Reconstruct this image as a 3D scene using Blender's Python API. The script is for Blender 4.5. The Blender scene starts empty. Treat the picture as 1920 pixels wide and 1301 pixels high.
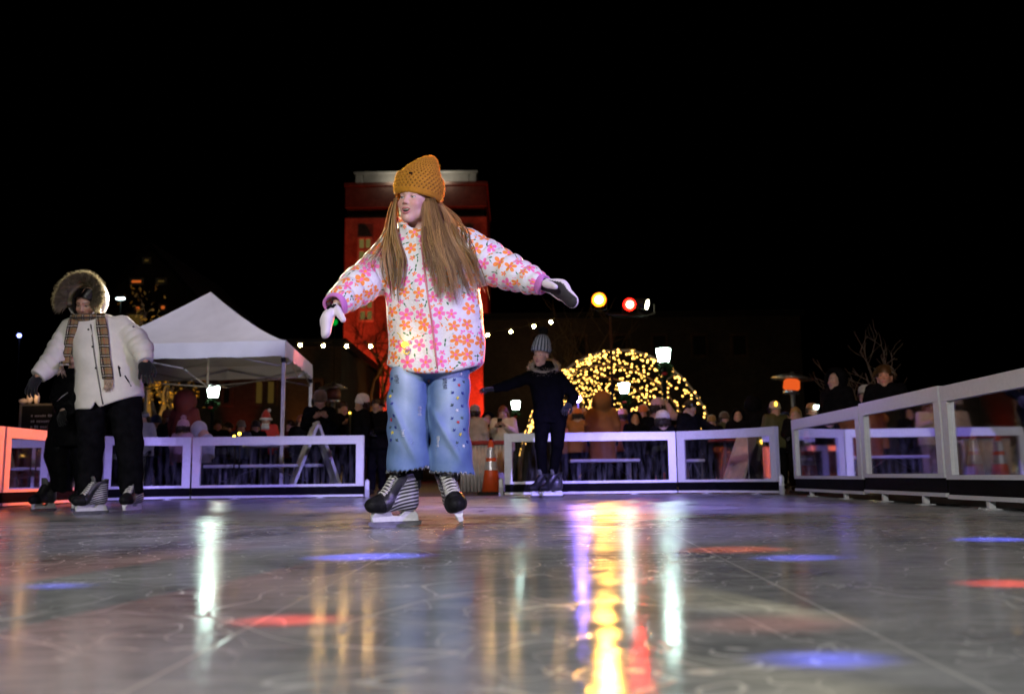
import bpy, math, random
import numpy as np
from mathutils import Vector, Matrix
from mathutils.bvhtree import BVHTree
random.seed(7); RNG = np.random.default_rng(7)
SC = bpy.context.scene
COL = SC.collection
R = math.radians
# ------------------------------------------------------------------ camera
F, CX, CY, H = 1750.0, 960.0, 650.5, 0.24
PIT = math.atan(242.5 / F); ROL = 0.012
_f = Vector((0, math.cos(PIT), math.sin(PIT))); _u0 = Vector((0, -math.sin(PIT), math.cos(PIT))); _r0 = Vector((1, 0, 0))
CAM_U = _u0 * math.cos(ROL) + _r0 * math.sin(ROL); CAM_R = _r0 * math.cos(ROL) - _u0 * math.sin(ROL)
def ray(px, py): return _f + CAM_R * ((px - CX) / F) + CAM_U * ((CY - py) / F)
def W(px, py, Y):
    d = ray(px, py); t = Y / d.y
    return Vector((d.x * t, Y, H + d.z * t))
def G(px, py, z=0.0):
    d = ray(px, py); t = (z - H) / d.z
    return Vector((d.x * t, d.y * t, z))
def XG(px, Y):                      # ground point below photo column px at distance Y
    p = W(px, 890, Y); return Vector((p.x, Y, 0))
cam = bpy.data.cameras.new('camera'); co = bpy.data.objects.new('camera', cam); COL.objects.link(co)
mt = Matrix((CAM_R, CAM_U, -_f)).transposed().to_4x4(); mt.translation = Vector((0, 0, H))
co.matrix_world = mt
cam.sensor_width = 36; cam.lens = F / 1920 * 36; cam.clip_end = 600; cam.clip_start = 0.02
cam.dof.use_dof = True; cam.dof.focus_distance = 4.72; cam.dof.aperture_fstop = 2.8
SC.camera = co
# ------------------------------------------------------------------ objects
def tag(o, label=None, cat=None, group=None, kind=None):
    if label: o['label'] = label
    if cat: o['category'] = cat
    if group: o['group'] = group
    if kind: o['kind'] = kind
    return o
def thing(name, label, cat, loc=(0, 0, 0), group=None, rz=0):
    o = bpy.data.objects.new(name, None); COL.objects.link(o); o.location = loc; o.rotation_euler = (0, 0, rz)
    o.empty_display_size = 0.1
    return tag(o, label, cat, group)
def link_mesh(name, verts, faces, mats, parent=None, world=False, smooth=False, midx=None, attrs=None, auto=None):
    v = np.asarray(verts, dtype=np.float64).reshape(-1, 3)
    if world and parent is not None:
        off = Vector((0, 0, 0)); p = parent
        while p is not None: off += p.location; p = p.parent
        v = v - np.array(off)
    me = bpy.data.meshes.new(name)
    me.from_pydata(v.tolist(), [], [list(map(int, f)) for f in faces] if not isinstance(faces, np.ndarray) else faces.tolist())
    for m in (mats if isinstance(mats, (list, tuple)) else [mats]): me.materials.append(m)
    if midx is not None: me.polygons.foreach_set('material_index', np.asarray(midx, dtype=np.int32))
    if smooth is True: me.polygons.foreach_set('use_smooth', np.ones(len(me.polygons), dtype=bool))
    elif smooth is not False: me.polygons.foreach_set('use_smooth', np.asarray(smooth, dtype=bool))
    for k, a in (attrs or {}).items():
        a = np.asarray(a, dtype=np.float32)
        if a.ndim == 1: me.attributes.new(k, 'FLOAT', 'POINT').data.foreach_set('value', a)
        else: me.attributes.new(k, 'FLOAT_VECTOR', 'POINT').data.foreach_set('vector', a.ravel())
    me.update()
    o = bpy.data.objects.new(name, me); COL.objects.link(o); o.parent = parent
    return o
def frame_of(d):
    d = d.normalized(); a = Vector((0, 0, 1)) if abs(d.z) < .9 else Vector((0, 1, 0))
    s = d.cross(a).normalized(); return s, s.cross(d).normalized()
class MB:
    def __init__(s): s.v, s.f, s.m, s.s = [], [], [], []
    def add(s, verts, faces, m=0, smooth=False, M=None):
        n = len(s.v)
        for p in verts:
            p = Vector(p); s.v.append(tuple(M @ p) if M is not None else tuple(p))
        for f in faces: s.f.append([i + n for i in f]); s.m.append(m); s.s.append(smooth)
        return s
    def box(s, lo, hi, m=0, M=None):
        (a, b, c), (d, e, f) = lo, hi
        return s.add([(a,b,c),(d,b,c),(d,e,c),(a,e,c),(a,b,f),(d,b,f),(d,e,f),(a,e,f)],
                     [(0,3,2,1),(4,5,6,7),(0,1,5,4),(1,2,6,5),(2,3,7,6),(3,0,4,7)], m, False, M)
    def bbox(s, lo, hi, b=.004, m=0, M=None):      # box with chamfered edges
        lo = Vector(lo); hi = Vector(hi); c = (lo + hi) / 2; h = (hi - lo) / 2; b = min(b, min(h) * .45)
        vs, idx = [], {}
        for sx in (-1, 1):
            for sy in (-1, 1):
                for sz in (-1, 1):
                    for k in range(3):
                        q = [h[0] * sx, h[1] * sy, h[2] * sz]
                        for j in range(3):
                            if j != k: q[j] -= b * (sx, sy, sz)[j]
                        idx[(sx, sy, sz, k)] = len(vs); vs.append((c[0] + q[0], c[1] + q[1], c[2] + q[2]))
        fs = []
        for k in range(3):
            a_, b_ = [j for j in range(3) if j != k]
            for sg in (-1, 1):
                f = []
                for (p, q) in ((-1, -1), (1, -1), (1, 1), (-1, 1)):
                    t = [0, 0, 0]; t[k] = sg; t[a_] = p; t[b_] = q; f.append(idx[tuple(t) + (k,)])
                fs.append(f)
            for p in (-1, 1):
                for q in (-1, 1):
                    t1 = [0, 0, 0]; t1[a_] = p; t1[b_] = q; t2 = list(t1); t1[k] = -1; t2[k] = 1
                    fs.append([idx[tuple(t1) + (a_,)], idx[tuple(t2) + (a_,)], idx[tuple(t2) + (b_,)], idx[tuple(t1) + (b_,)]])
        for sx in (-1, 1):
            for sy in (-1, 1):
                for sz in (-1, 1): fs.append([idx[(sx, sy, sz, k)] for k in range(3)])
        # orient outward
        out = []
        for f in fs:
            P = [Vector(vs[i]) for i in f]; n = (P[1] - P[0]).cross(P[2] - P[0]); m_ = sum(P, Vector()) / len(P) - c
            out.append(f if n.dot(m_) > 0 else f[::-1])
        return s.add(vs, out, m, False, M)
    def tube(s, pts, rad, n=8, m=0, cap=True, smooth=True, M=None, flat=1.0, side=None):
        pts = [Vector(p) for p in pts]; k = len(pts)
        if not isinstance(rad, (list, tuple)): rad = [rad] * k
        vs, fs = [], []; pa = None
        for i, p in enumerate(pts):
            d = (pts[min(i + 1, k - 1)] - pts[max(i - 1, 0)])
            if d.length < 1e-9: d = Vector((0, 0, 1))
            d.normalize()
            if pa is None:
                a, b = frame_of(d)
                if side is not None:
                    a = (Vector(side) - d * Vector(side).dot(d)).normalized(); b = d.cross(a)
            else:
                a = (pa - d * pa.dot(d)); a = a.normalized() if a.length > 1e-6 else frame_of(d)[0]; b = d.cross(a)
            pa = a
            for j in range(n):
                t = 2 * math.pi * j / n; vs.append(p + (a * math.cos(t) + b * (math.sin(t) * flat)) * rad[i])
        for i in range(k - 1):
            for j in range(n):
                fs.append((i * n + j, i * n + (j + 1) % n, (i + 1) * n + (j + 1) % n, (i + 1) * n + j))
        if cap: fs.append(tuple(range(n))[::-1]); fs.append(tuple((k - 1) * n + j for j in range(n)))
        return s.add(vs, fs, m, smooth, M)
    def cyl(s, a, b, ra, rb=None, n=14, m=0, smooth=True, M=None): return s.tube([a, b], [ra, ra if rb is None else rb], n, m, True, smooth, M)
    def lathe(s, prof, n=20, m=0, smooth=True, M=None, ry=1.0, cap=True):
        vs, fs = [], []; k = len(prof)
        for (r, z) in prof:
            for j in range(n): t = 2 * math.pi * j / n; vs.append((r * math.cos(t), r * ry * math.sin(t), z))
        for i in range(k - 1):
            for j in range(n): fs.append((i * n + j, i * n + (j + 1) % n, (i + 1) * n + (j + 1) % n, (i + 1) * n + j))
        if cap: fs.append(tuple(range(n))[::-1]); fs.append(tuple((k - 1) * n + j for j in range(n)))
        return s.add(vs, fs, m, smooth, M)
    def sweep(s, path, prof, m=0, M=None, cap=True):    # profile (side, up) along a horizontal polyline
        path = [Vector(p) for p in path]; k = len(path); n = len(prof); vs, fs = [], []
        for i, p in enumerate(path):
            d0 = (path[i] - path[i - 1]).normalized() if i else None
            d1 = (path[i + 1] - path[i]).normalized() if i < k - 1 else None
            d = ((d0 or d1) + (d1 or d0)).normalized(); nrm = Vector((d.y, -d.x, 0))
            sc = 1 / max(.5, d.dot(d1 or d0))
            for (a, b) in prof: vs.append(p + nrm * a * sc + Vector((0, 0, b)))
        for i in range(k - 1):
            for j in range(n): fs.append((i * n + j, i * n + (j + 1) % n, (i + 1) * n + (j + 1) % n, (i + 1) * n + j))
        if cap: fs.append(tuple(range(n))[::-1]); fs.append(tuple((k - 1) * n + j for j in range(n)))
        return s.add(vs, fs, m, False, M)
    def ico(s, c, r, sub=1, m=0, M=None, smooth=True, sc=(1, 1, 1)):
        t = (1 + 5 ** .5) / 2
        v = [Vector(p).normalized() for p in [(-1,t,0),(1,t,0),(-1,-t,0),(1,-t,0),(0,-1,t),(0,1,t),(0,-1,-t),(0,1,-t),(t,0,-1),(t,0,1),(-t,0,-1),(-t,0,1)]]
        f = [(0,11,5),(0,5,1),(0,1,7),(0,7,10),(0,10,11),(1,5,9),(5,11,4),(11,10,2),(10,7,6),(7,1,8),(3,9,4),(3,4,2),(3,2,6),(3,6,8),(3,8,9),(4,9,5),(2,4,11),(6,2,10),(8,6,7),(9,8,1)]
        for _ in range(sub):
            cache = {}; nf = []
            def mid(a, b):
                k = (min(a, b), max(a, b))
                if k not in cache: v.append((v[a] + v[b]).normalized()); cache[k] = len(v) - 1
                return cache[k]
            for a, b, c_ in f:
                x, y, z = mid(a, b), mid(b, c_), mid(c_, a); nf += [(a, x, z), (b, y, x), (c_, z, y), (x, y, z)]
            f = nf
        c = Vector(c)
        return s.add([c + Vector((p.x * sc[0], p.y * sc[1], p.z * sc[2])) * r for p in v], f, m, smooth, M)
    def build(s, name, mats, parent=None, world=False):
        return link_mesh(name, s.v, s.f, mats, parent, world, s.s, s.m)
def copy_tree(o, parent=None):
    c = o.copy(); COL.objects.link(c); c.parent = parent
    for ch in [x for x in bpy.data.objects if x.parent is o]: copy_tree(ch, c)
    return c
# ------------------------------------------------------------------ node helper
class NT:
    def __init__(s, tree): s.t = tree; s.n = tree.nodes; s.l = tree.links
    def put(s, sock, val):
        if isinstance(val, bpy.types.NodeSocket): s.l.new(val, sock)
        elif val is not None:
            if sock.type == 'RGBA' and hasattr(val, '__len__') and len(val) == 3: val = (*val, 1)
            sock.default_value = val
    def node(s, typ, **props):
        n = s.n.new(typ)
        for k, v in props.items(): setattr(n, k, v)
        return n
    def m(s, op, a=None, b=None, c=None, clamp=False):
        n = s.node('ShaderNodeMath', operation=op, use_clamp=clamp)
        for i, x in enumerate((a, b, c)):
            if x is not None: s.put(n.inputs[i], x)
        return n.outputs[0]
    def vm(s, op, a=None, b=None):
        n = s.node('ShaderNodeVectorMath', operation=op)
        if a is not None: s.put(n.inputs[0], a)
        if b is not None: s.put(n.inputs[3] if op == 'SCALE' else n.inputs[1], b)
        return n.outputs['Value'] if op in ('LENGTH', 'DOT_PRODUCT', 'DISTANCE') else n.outputs[0]
    def mix(s, f, a, b):
        n = s.node('ShaderNodeMix', data_type='RGBA'); s.put(n.inputs[0], f); s.put(n.inputs[6], a); s.put(n.inputs[7], b); return n.outputs[2]
    def xyz(s, v):
        n = s.node('ShaderNodeSeparateXYZ'); s.put(n.inputs[0], v); return n.outputs
    def comb(s, x, y, z=0.0):
        n = s.node('ShaderNodeCombineXYZ'); s.put(n.inputs[0], x); s.put(n.inputs[1], y); s.put(n.inputs[2], z); return n.outputs[0]
    def noise(s, vec, scale, detail=3, rough=.55, dist=0.0):
        n = s.node('ShaderNodeTexNoise'); n.inputs['Scale'].default_value = scale; n.inputs['Detail'].default_value = detail
        n.inputs['Roughness'].default_value = rough; n.inputs['Distortion'].default_value = dist
        if vec is not None: s.put(n.inputs['Vector'], vec)
        return n.outputs[0]
    def ramp(s, f, lo, hi, a=0.0, b=1.0):
        n = s.node('ShaderNodeMapRange', clamp=True); s.put(n.inputs[0], f)
        for i, x in enumerate((lo, hi, a, b)): s.put(n.inputs[i + 1], x)
        return n.outputs[0]
    def attr(s, name, out='Vector'): return s.node('ShaderNodeAttribute', attribute_name=name).outputs[out]
    def coord(s, out='Object'): return s.node('ShaderNodeTexCoord').outputs[out]
    def bump(s, h, strength=.3, dist=.01):
        n = s.node('ShaderNodeBump'); n.inputs['Strength'].default_value = strength; n.inputs['Distance'].default_value = dist; s.put(n.inputs['Height'], h); return n.outputs[0]
def new_mat(name):
    m = bpy.data.materials.new(name); m.use_nodes = True; t = NT(m.node_tree); b = m.node_tree.nodes['Principled BSDF']
    return m, t, b
_mats = {}
def mat(name, col, rough=.6, metal=0.0, var=.15, scale=12.0, bump=0.0, bscale=60.0, spec=.5, sheen=0.0, emit=None, estr=0.0):
    if name in _mats: return _mats[name]
    m, t, b = new_mat(name); c = t.coord()
    nz = t.noise(c, scale, 4)
    lo = tuple(max(0, x * (1 - var)) for x in col); hi = tuple(min(1, x * (1 + var)) for x in col)
    t.put(b.inputs['Base Color'], t.mix(t.ramp(nz, .3, .7), lo, hi))
    t.put(b.inputs['Roughness'], t.ramp(nz, .2, .8, max(.02, rough - .08), min(1, rough + .08)))
    b.inputs['Metallic'].default_value = metal; b.inputs['Specular IOR Level'].default_value = spec if max(col) > .05 else (min(spec, .07) if max(col) > .012 else .015)
    if sheen: b.inputs['Sheen Weight'].default_value = sheen
    if bump: t.put(b.inputs['Normal'], t.bump(t.noise(c, bscale, 3), bump, .004))
    if emit is not None: t.put(b.inputs['Emission Color'], emit); b.inputs['Emission Strength'].default_value = estr
    _mats[name] = m; return m
def emat(name, col, strength, sampling=None):
    if name in _mats: return _mats[name]
    m, t, b = new_mat(name); t.n.remove(b); e = t.node('ShaderNodeEmission'); t.put(e.inputs[0], col); e.inputs[1].default_value = strength
    t.l.new(e.outputs[0], m.node_tree.nodes['Material Output'].inputs[0])
    if sampling: m.cycles.emission_sampling = sampling
    _mats[name] = m; return m
def light(name, typ, loc, power, col, radius=.1, target=None, angle=60, blend=.3, shape=None):
    l = bpy.data.lights.new(name, typ); l.energy = power; l.color = col
    l.shadow_soft_size = radius
    if typ == 'SPOT': l.spot_size = R(angle); l.spot_blend = blend
    o = bpy.data.objects.new(name, l); COL.objects.link(o); o.location = loc
    if target is not None: o.rotation_euler = (Vector(target) - Vector(loc)).to_track_quat('-Z', 'Y').to_euler()
    return o
# ------------------------------------------------------------------ signed distance bodies
def surface_nets(f, xs, ys, zs):
    nx, ny, nz = f.shape; ins = f < 0
    c = ins[:-1,:-1,:-1].astype(np.int8)
    for a in (0, 1):
        for b in (0, 1):
            for d in (0, 1):
                if a + b + d: c = c + ins[a:nx-1+a, b:ny-1+b, d:nz-1+d]
    I, J, K = np.nonzero((c > 0) & (c < 8)); n = len(I)
    cor = [(a, b, d) for a in (0, 1) for b in (0, 1) for d in (0, 1)]
    val = [f[I + a, J + b, K + d] for a, b, d in cor]
    acc = np.zeros((n, 3)); cnt = np.zeros(n)
    for p in range(8):
        for q in range(p + 1, 8):
            A, B = cor[p], cor[q]
            if abs(A[0]-B[0]) + abs(A[1]-B[1]) + abs(A[2]-B[2]) != 1: continue
            x = (val[p] < 0) != (val[q] < 0)
            t = np.where(x, val[p] / np.where(x, val[p] - val[q], 1), 0)
            for k in range(3): acc[:, k] += np.where(x, A[k] + t * (B[k] - A[k]), 0)
            cnt += x
    acc /= cnt[:, None]
    ax = (xs, ys, zs); base = (I, J, K)
    V = np.stack([np.interp(base[k] + acc[:, k], np.arange(len(ax[k])), ax[k]) for k in range(3)], 1)
    idx = np.full((nx - 1, ny - 1, nz - 1), -1, np.int64); idx[I, J, K] = np.arange(n)
    Q = []
    def emit(s0, cells):
        m = s0 != 0
        a, b, c_, d = [q[m] for q in cells]; s_ = s0[m]
        ok = (a >= 0) & (b >= 0) & (c_ >= 0) & (d >= 0)
        q = np.stack([a, b, c_, d], 1)[ok]; s_ = s_[ok]
        q[s_ < 0] = q[s_ < 0][:, ::-1]; Q.append(q)
    s_ = ins.astype(np.int8)
    e = (s_[:-1, 1:-1, 1:-1] - s_[1:, 1:-1, 1:-1])
    emit(e, (idx[:, :-1, :-1], idx[:, 1:, :-1], idx[:, 1:, 1:], idx[:, :-1, 1:]))
    e = (s_[1:-1, 1:, 1:-1] - s_[1:-1, :-1, 1:-1])
    emit(e, (idx[:-1, :, :-1], idx[1:, :, :-1], idx[1:, :, 1:], idx[:-1, :, 1:]))
    e = (s_[1:-1, 1:-1, :-1] - s_[1:-1, 1:-1, 1:])
    emit(e, (idx[:-1, :-1, :], idx[1:, :-1, :], idx[1:, 1:, :], idx[:-1, 1:, :]))
    return V, np.concatenate(Q)
def npv(p): return np.array(tuple(p), dtype=np.float32)
def cap_(P, a, b, ra, rb=None, k=(1, 1, 1)):
    rb = ra if rb is None else rb; a = npv(a); b = npv(b); k = np.array(k, np.float32)
    ab = (b - a) * k; q = (P - a) * k
    t = np.clip((q @ ab) / max(1e-9, float(ab @ ab)), 0, 1)
    return np.linalg.norm(q - t[:, None] * ab, axis=1) - (ra + (rb - ra) * t)
def ell_(P, c, r, M=None):
    q = P - npv(c)
    if M is not None: q = q @ np.array(M, np.float32)      # columns of M are the local axes
    r = np.array(r, np.float32); k0 = np.linalg.norm(q / r, axis=1); k1 = np.linalg.norm(q / (r * r), axis=1) + 1e-9
    return k0 * (k0 - 1) / k1
def loft_(P, lv, e=2.0):
    lv = sorted(lv); z = P[:, 2]; zs = [l[0] for l in lv]
    cx, cy, rx, ry = [np.interp(z, zs, [l[i] for l in lv]) for i in range(1, 5)]
    d = ((np.abs((P[:, 0] - cx) / rx) ** e + np.abs((P[:, 1] - cy) / ry) ** e) ** (1 / e) - 1) * np.minimum(rx, ry)
    dz = np.maximum(zs[0] - z, z - zs[-1])
    return np.where(dz > 0, np.sqrt(np.maximum(d, 0) ** 2 + dz ** 2), np.maximum(d, dz))
def smin(a, b, k):
    if k <= 0: return np.minimum(a, b)
    h = np.clip(.5 + .5 * (b - a) / k, 0, 1); return b + (a - b) * h - k * h * (1 - h)
def smax(a, b, k): return -smin(-a, -b, k)
def axis(lo, hi, step, fine=()):
    """coordinates from lo to hi by step, by a finer step inside the given (lo, hi, step) spans"""
    out = [lo]
    while out[-1] < hi:
        x = out[-1]; s = step
        for (a, b, t) in fine:
            if a - 1e-9 <= x < b: s = t
            elif x < a < x + s: s = max(t, a - x)
        out.append(x + s)
    return np.array(out, np.float32)
def sdf_mesh(fn, xs, ys, zs):
    Xg, Yg, Zg = np.meshgrid(xs, ys, zs, indexing='ij')
    P = np.stack([Xg.ravel(), Yg.ravel(), Zg.ravel()], 1).astype(np.float32)
    f = np.asarray(fn(P), np.float32).reshape(Xg.shape)
    f[0], f[-1] = np.abs(f[0]) + 1e-4, np.abs(f[-1]) + 1e-4
    f[:, 0], f[:, -1] = np.abs(f[:, 0]) + 1e-4, np.abs(f[:, -1]) + 1e-4
    f[:, :, 0], f[:, :, -1] = np.abs(f[:, :, 0]) + 1e-4, np.abs(f[:, :, -1]) + 1e-4
    return surface_nets(f, xs, ys, zs)
def bvh_of(V, Fc): return BVHTree.FromPolygons([tuple(map(float, v)) for v in V], [list(map(int, f)) for f in Fc])
def wob(P, s, seed=0):                  # cheap smooth pseudo noise in -1..1
    r = np.random.default_rng(seed); o = 0
    for i in range(5):
        k = r.normal(size=3); k = k / np.linalg.norm(k) * s * (1 + .5 * i); o = o + np.sin(P @ k.astype(np.float32) + r.uniform(0, 6.28)) / (1 + .35 * i)
    return o / 3
# ------------------------------------------------------------------ world
wd = bpy.data.worlds.new('World'); SC.world = wd; wd.use_nodes = True
wt = NT(wd.node_tree); bg = wd.node_tree.nodes['Background']
sky = wt.node('ShaderNodeTexSky', sky_type='NISHITA'); sky.sun_disc = False; sky.sun_elevation = R(-12); sky.sun_rotation = R(200)
wt.put(bg.inputs[0], sky.outputs[0]); bg.inputs[1].default_value = 0.05
# ------------------------------------------------------------------ ice and ground
def ice_material():
    m, t, b = new_mat('ice'); c = t.coord(); x, y, z = t.xyz(c)[:3]
    big = t.noise(c, .55, 4, .6, 1.2); mid = t.noise(c, 2.6, 5, .6, .8); fine = t.noise(c, 38, 4, .7)
    st = t.vm('MULTIPLY', c, (5.0, 26.0, 1)); streak = t.noise(st, 1.0, 5, .65, .6)
    tone = t.m('ADD', t.m('MULTIPLY', big, .5), t.m('ADD', t.m('MULTIPLY', mid, .26), t.m('ADD', t.m('MULTIPLY', fine, .1), t.m('MULTIPLY', streak, .22))))
    col = t.mix(t.ramp(tone, .42, .66), (.085, .092, .10), (.48, .487, .49))
    scr = None
    for i, (sc, w_, dist) in enumerate(((.8, .0045, 2.0), (1.6, .006, 1.2), (.45, .0022, 3.0), (3.4, .008, .8), (7.0, .012, .5), (2.3, .004, 1.6), (4.6, .006, 1.0), (1.15, .003, 2.4), (11.0, .016, .4))):
        n = t.noise(t.vm('ADD', c, (i * 7.3, i * 3.1, i)), sc, 1.5, .4, dist)
        line = t.ramp(t.m('ABSOLUTE', t.m('SUBTRACT', n, .5)), 0, w_, 1, 0)
        line = t.m('MULTIPLY', line, t.ramp(t.noise(t.vm('ADD', c, (i, 9, 2)), 1.7, 2), .46, .62))
        scr = line if scr is None else t.m('MAXIMUM', scr, line)
    seam = None
    for (p, q) in (((870, 962), (548, 1132)), ((1230, 985), (1620, 1178))):
        A, B = G(*p), G(*q); d = (B - A).normalized(); nx, ny = -d.y, d.x
        dist = t.m('ABSOLUTE', t.m('ADD', t.m('MULTIPLY', x, nx), t.m('ADD', t.m('MULTIPLY', y, ny), -(A.x * nx + A.y * ny))))
        l = t.ramp(dist, .001, .004, 1, 0); seam = l if seam is None else t.m('MAXIMUM', seam, l)
    col = t.mix(t.m('MULTIPLY', scr, .75), col, (.66, .66, .66)); col = t.mix(t.m('MULTIPLY', seam, .9), col, (.60, .59, .57))
    frost = t.ramp(t.noise(t.vm('ADD', c, (3, 5, 0)), 120, 2, .7), .66, .74)
    col = t.mix(t.m('MULTIPLY', frost, .6), col, (.75, .75, .76))
    rg = t.ramp(t.m('ADD', t.m('MULTIPLY', mid, .55), t.m('MULTIPLY', streak, .45)), .35, .65, .085, .20); rg = t.m('ADD', rg, t.ramp(y, 1.5, 6.0, 0, .16))
    h = t.m('ADD', t.m('MULTIPLY', streak, .5), t.m('ADD', t.m('MULTIPLY', fine, .15), t.m('MULTIPLY', t.noise(c, 9, 3), .5)))
    nrm = t.bump(t.m('SUBTRACT', h, t.m('MULTIPLY', t.m('MAXIMUM', scr, seam), .5)), .12, .004)
    t.n.remove(b); df = t.node('ShaderNodeBsdfDiffuse'); t.put(df.inputs[0], col); t.put(df.inputs['Normal'], nrm)
    gl = t.node('ShaderNodeBsdfAnisotropic', distribution='BECKMANN'); t.put(gl.inputs['Color'], (.95, .96, 1)); t.put(gl.inputs['Roughness'], t.m('MAXIMUM', rg, t.m('MULTIPLY', scr, .5))); t.put(gl.inputs['Normal'], nrm)
    fr = t.node('ShaderNodeFresnel'); fr.inputs[0].default_value = 1.31
    wet = t.ramp(t.noise(t.vm('ADD', c, (11, 4, 0)), .9, 3, .6, .8), .35, .65, .44, .74)
    mx = t.node('ShaderNodeMixShader'); t.put(mx.inputs[0], t.m('MULTIPLY', fr.outputs[0], wet)); t.l.new(df.outputs[0], mx.inputs[1]); t.l.new(gl.outputs[0], mx.inputs[2]); t.l.new(mx.outputs[0], m.node_tree.nodes['Material Output'].inputs[0])
    return m
ME_ICE = ice_material()
LB_X, RB_X, FB_Y = -4.95, 3.03, 11.8
ice_v = [(-5.02, -5, 0), (3.16, -5, 0), (3.16, 10.75, 0), (2.15, 11.9, 0), (-4.05, 11.9, 0), (-5.02, 11.2, 0)]
mb = MB(); n = len(ice_v)
mb.add(ice_v + [(a, b_, -.05) for a, b_, _ in ice_v], [tuple(range(n))] + [(i, i + n, (i + 1) % n + n, (i + 1) % n) for i in range(n)])
tag(mb.build('ice_rink', ME_ICE), kind='structure')
M_PAVE = mat('plaza paving', (.07, .06, .055), .7, var=.3, scale=5, bump=.4, bscale=40)
tag(MB().add([(-300, -60, -.012), (300, -60, -.012), (300, 400, -.012), (-300, 400, -.012)], [(0, 1, 2, 3)]).build('ground', M_PAVE), kind='structure')
# ------------------------------------------------------------------ rink barriers
M_ALU = mat('brushed aluminium frame', (.62, .62, .63), .42, .15, .06, 30, .12, 90)
M_KICK = mat('black kick board', (.005, .005, .006), .5, var=.3)
def acrylic():
    m, t, b = new_mat('scuffed acrylic pane'); t.n.remove(b); c = t.coord()
    tr = t.node('ShaderNodeBsdfTransparent'); t.put(tr.inputs[0], (.86, .87, .88))
    gl = t.node('ShaderNodeBsdfGlossy'); gl.inputs['Roughness'].default_value = .03; t.put(gl.inputs[0], (.8, .8, .85))
    df = t.node('ShaderNodeBsdfDiffuse'); t.put(df.inputs[0], (.7, .7, .72))
    fr = t.node('ShaderNodeFresnel'); fr.inputs[0].default_value = 1.49
    st = t.noise(t.vm('MULTIPLY', c, (18, 18, 3)), 1, 4, .7); lo = t.xyz(c)[2]
    dirt = t.m('MULTIPLY', t.ramp(st, .45, .75, .0, .05), t.ramp(lo, .15, .6, 1.6, .5))
    m1 = t.node('ShaderNodeMixShader'); t.put(m1.inputs[0], dirt); t.l.new(tr.outputs[0], m1.inputs[1]); t.l.new(df.outputs[0], m1.inputs[2])
    m2 = t.node('ShaderNodeMixShader'); t.put(m2.inputs[0], t.m('MULTIPLY', fr.outputs[0], .75, clamp=True)); t.l.new(m1.outputs[0], m2.inputs[1]); t.l.new(gl.outputs[0], m2.inputs[2])
    t.l.new(m2.outputs[0], m.node_tree.nodes['Material Output'].inputs[0]); return m
M_PANE = acrylic()
BH = .775
def rect(a0, a1, b0, b1): return [(a0, b0), (a1, b0), (a1, b1), (a0, b1)]
def barrier(label, pts, lock=None, feet=2, dz=0.0, pad=.06, group='low rink barriers with clear panes'):
    pts = [Vector((p[0], p[1], 0)) for p in pts]; c = sum(pts, Vector()) / len(pts)
    t = thing('rink_barrier', label, 'barrier', c, group)
    z = dz
    f = MB(); f.sweep(pts, rect(-.032, .032, z + BH - .105, z + BH)); f.sweep(pts, rect(-.028, .028, z + .145, z + .175))
    def post(p, d, w_):
        nrm = Vector((d.y, -d.x, 0)); vs = []
        for zz in (z + .176, z + BH - .106):
            for a, b_ in ((0, -.03), (w_, -.03), (w_, .03), (0, .03)): vs.append(p + d * a + nrm * b_ + Vector((0, 0, zz)))
        f.add(vs, [(0, 3, 2, 1), (4, 5, 6, 7), (0, 1, 5, 4), (1, 2, 6, 5), (2, 3, 7, 6), (3, 0, 4, 7)])
    post(pts[0], (pts[1] - pts[0]).normalized(), .095); post(pts[-1], (pts[-2] - pts[-1]).normalized(), .095)
    f.sweep(pts, rect(-.028, .028, z + .016, z + .043))
    f.build('frame', M_ALU, t, True)
    MB().sweep(pts, rect(-.006, .006, z + .175, z + BH - .105)).build('pane', M_PANE, t, True)
    MB().sweep(pts, rect(-.016, .016, z + .043, z + .145)).build('kick_board', M_KICK, t, True)
    L = [0]
    for i in range(1, len(pts)): L.append(L[-1] + (pts[i] - pts[i - 1]).length)
    for k in range(feet):
        s = L[-1] * (k + .5) / feet; i = max(j for j in range(len(L) - 1) if L[j] <= s); d = (pts[i + 1] - pts[i]).normalized()
        p = pts[i] + d * (s - L[i]); M = Matrix.Translation(p) @ Matrix.Rotation(math.atan2(d.y, d.x), 4, 'Z')
        MB().bbox((-.05, -.05, 0.001), (.05, .06, .008), .002, M=M).bbox((-.022, -.02, .0085), (.022, .02, z + .0155), .003, M=M).build('foot', M_ALU, t, True)
    if lock is not None:
        e, d = (pts[0], (pts[0] - pts[1]).normalized()) if lock == 0 else (pts[-1], (pts[-1] - pts[-2]).normalized())
        p = e + d * .045
        MB().tube([p + Vector((0, 0, .002)), p + Vector((0, 0, .20)), p + Vector((0, 0, .225))], [.03, .03, .012], 12).build('lock_pin', M_ALU, t, True)
    return t
def arc(p0, p1, bul, n=7):
    p0, p1 = Vector((*p0, 0)), Vector((*p1, 0)); d = p1 - p0; nrm = Vector((-d.y, d.x, 0)).normalized(); out = []
    for i in range(n): u = i / (n - 1); out.append(p0 + d * u + nrm * bul * 4 * u * (1 - u))
    return [(q.x, q.y) for q in out]
def xa(px, Y): return XG(px, Y).x
barrier('straight rink barrier to the left of the gap, in front of the white tent', [(xa(361, FB_Y), FB_Y), (xa(682, FB_Y), FB_Y)], lock=1)
barrier('straight rink barrier directly behind the skater in black', [(xa(946, FB_Y), FB_Y), (xa(1268, FB_Y), FB_Y)], lock=0)
barrier('curved corner barrier with an orange reflection, between straight barrier and corner gap', arc((xa(1272, FB_Y), FB_Y - .01), (3.03, 10.78), .14), lock=1)
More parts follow.
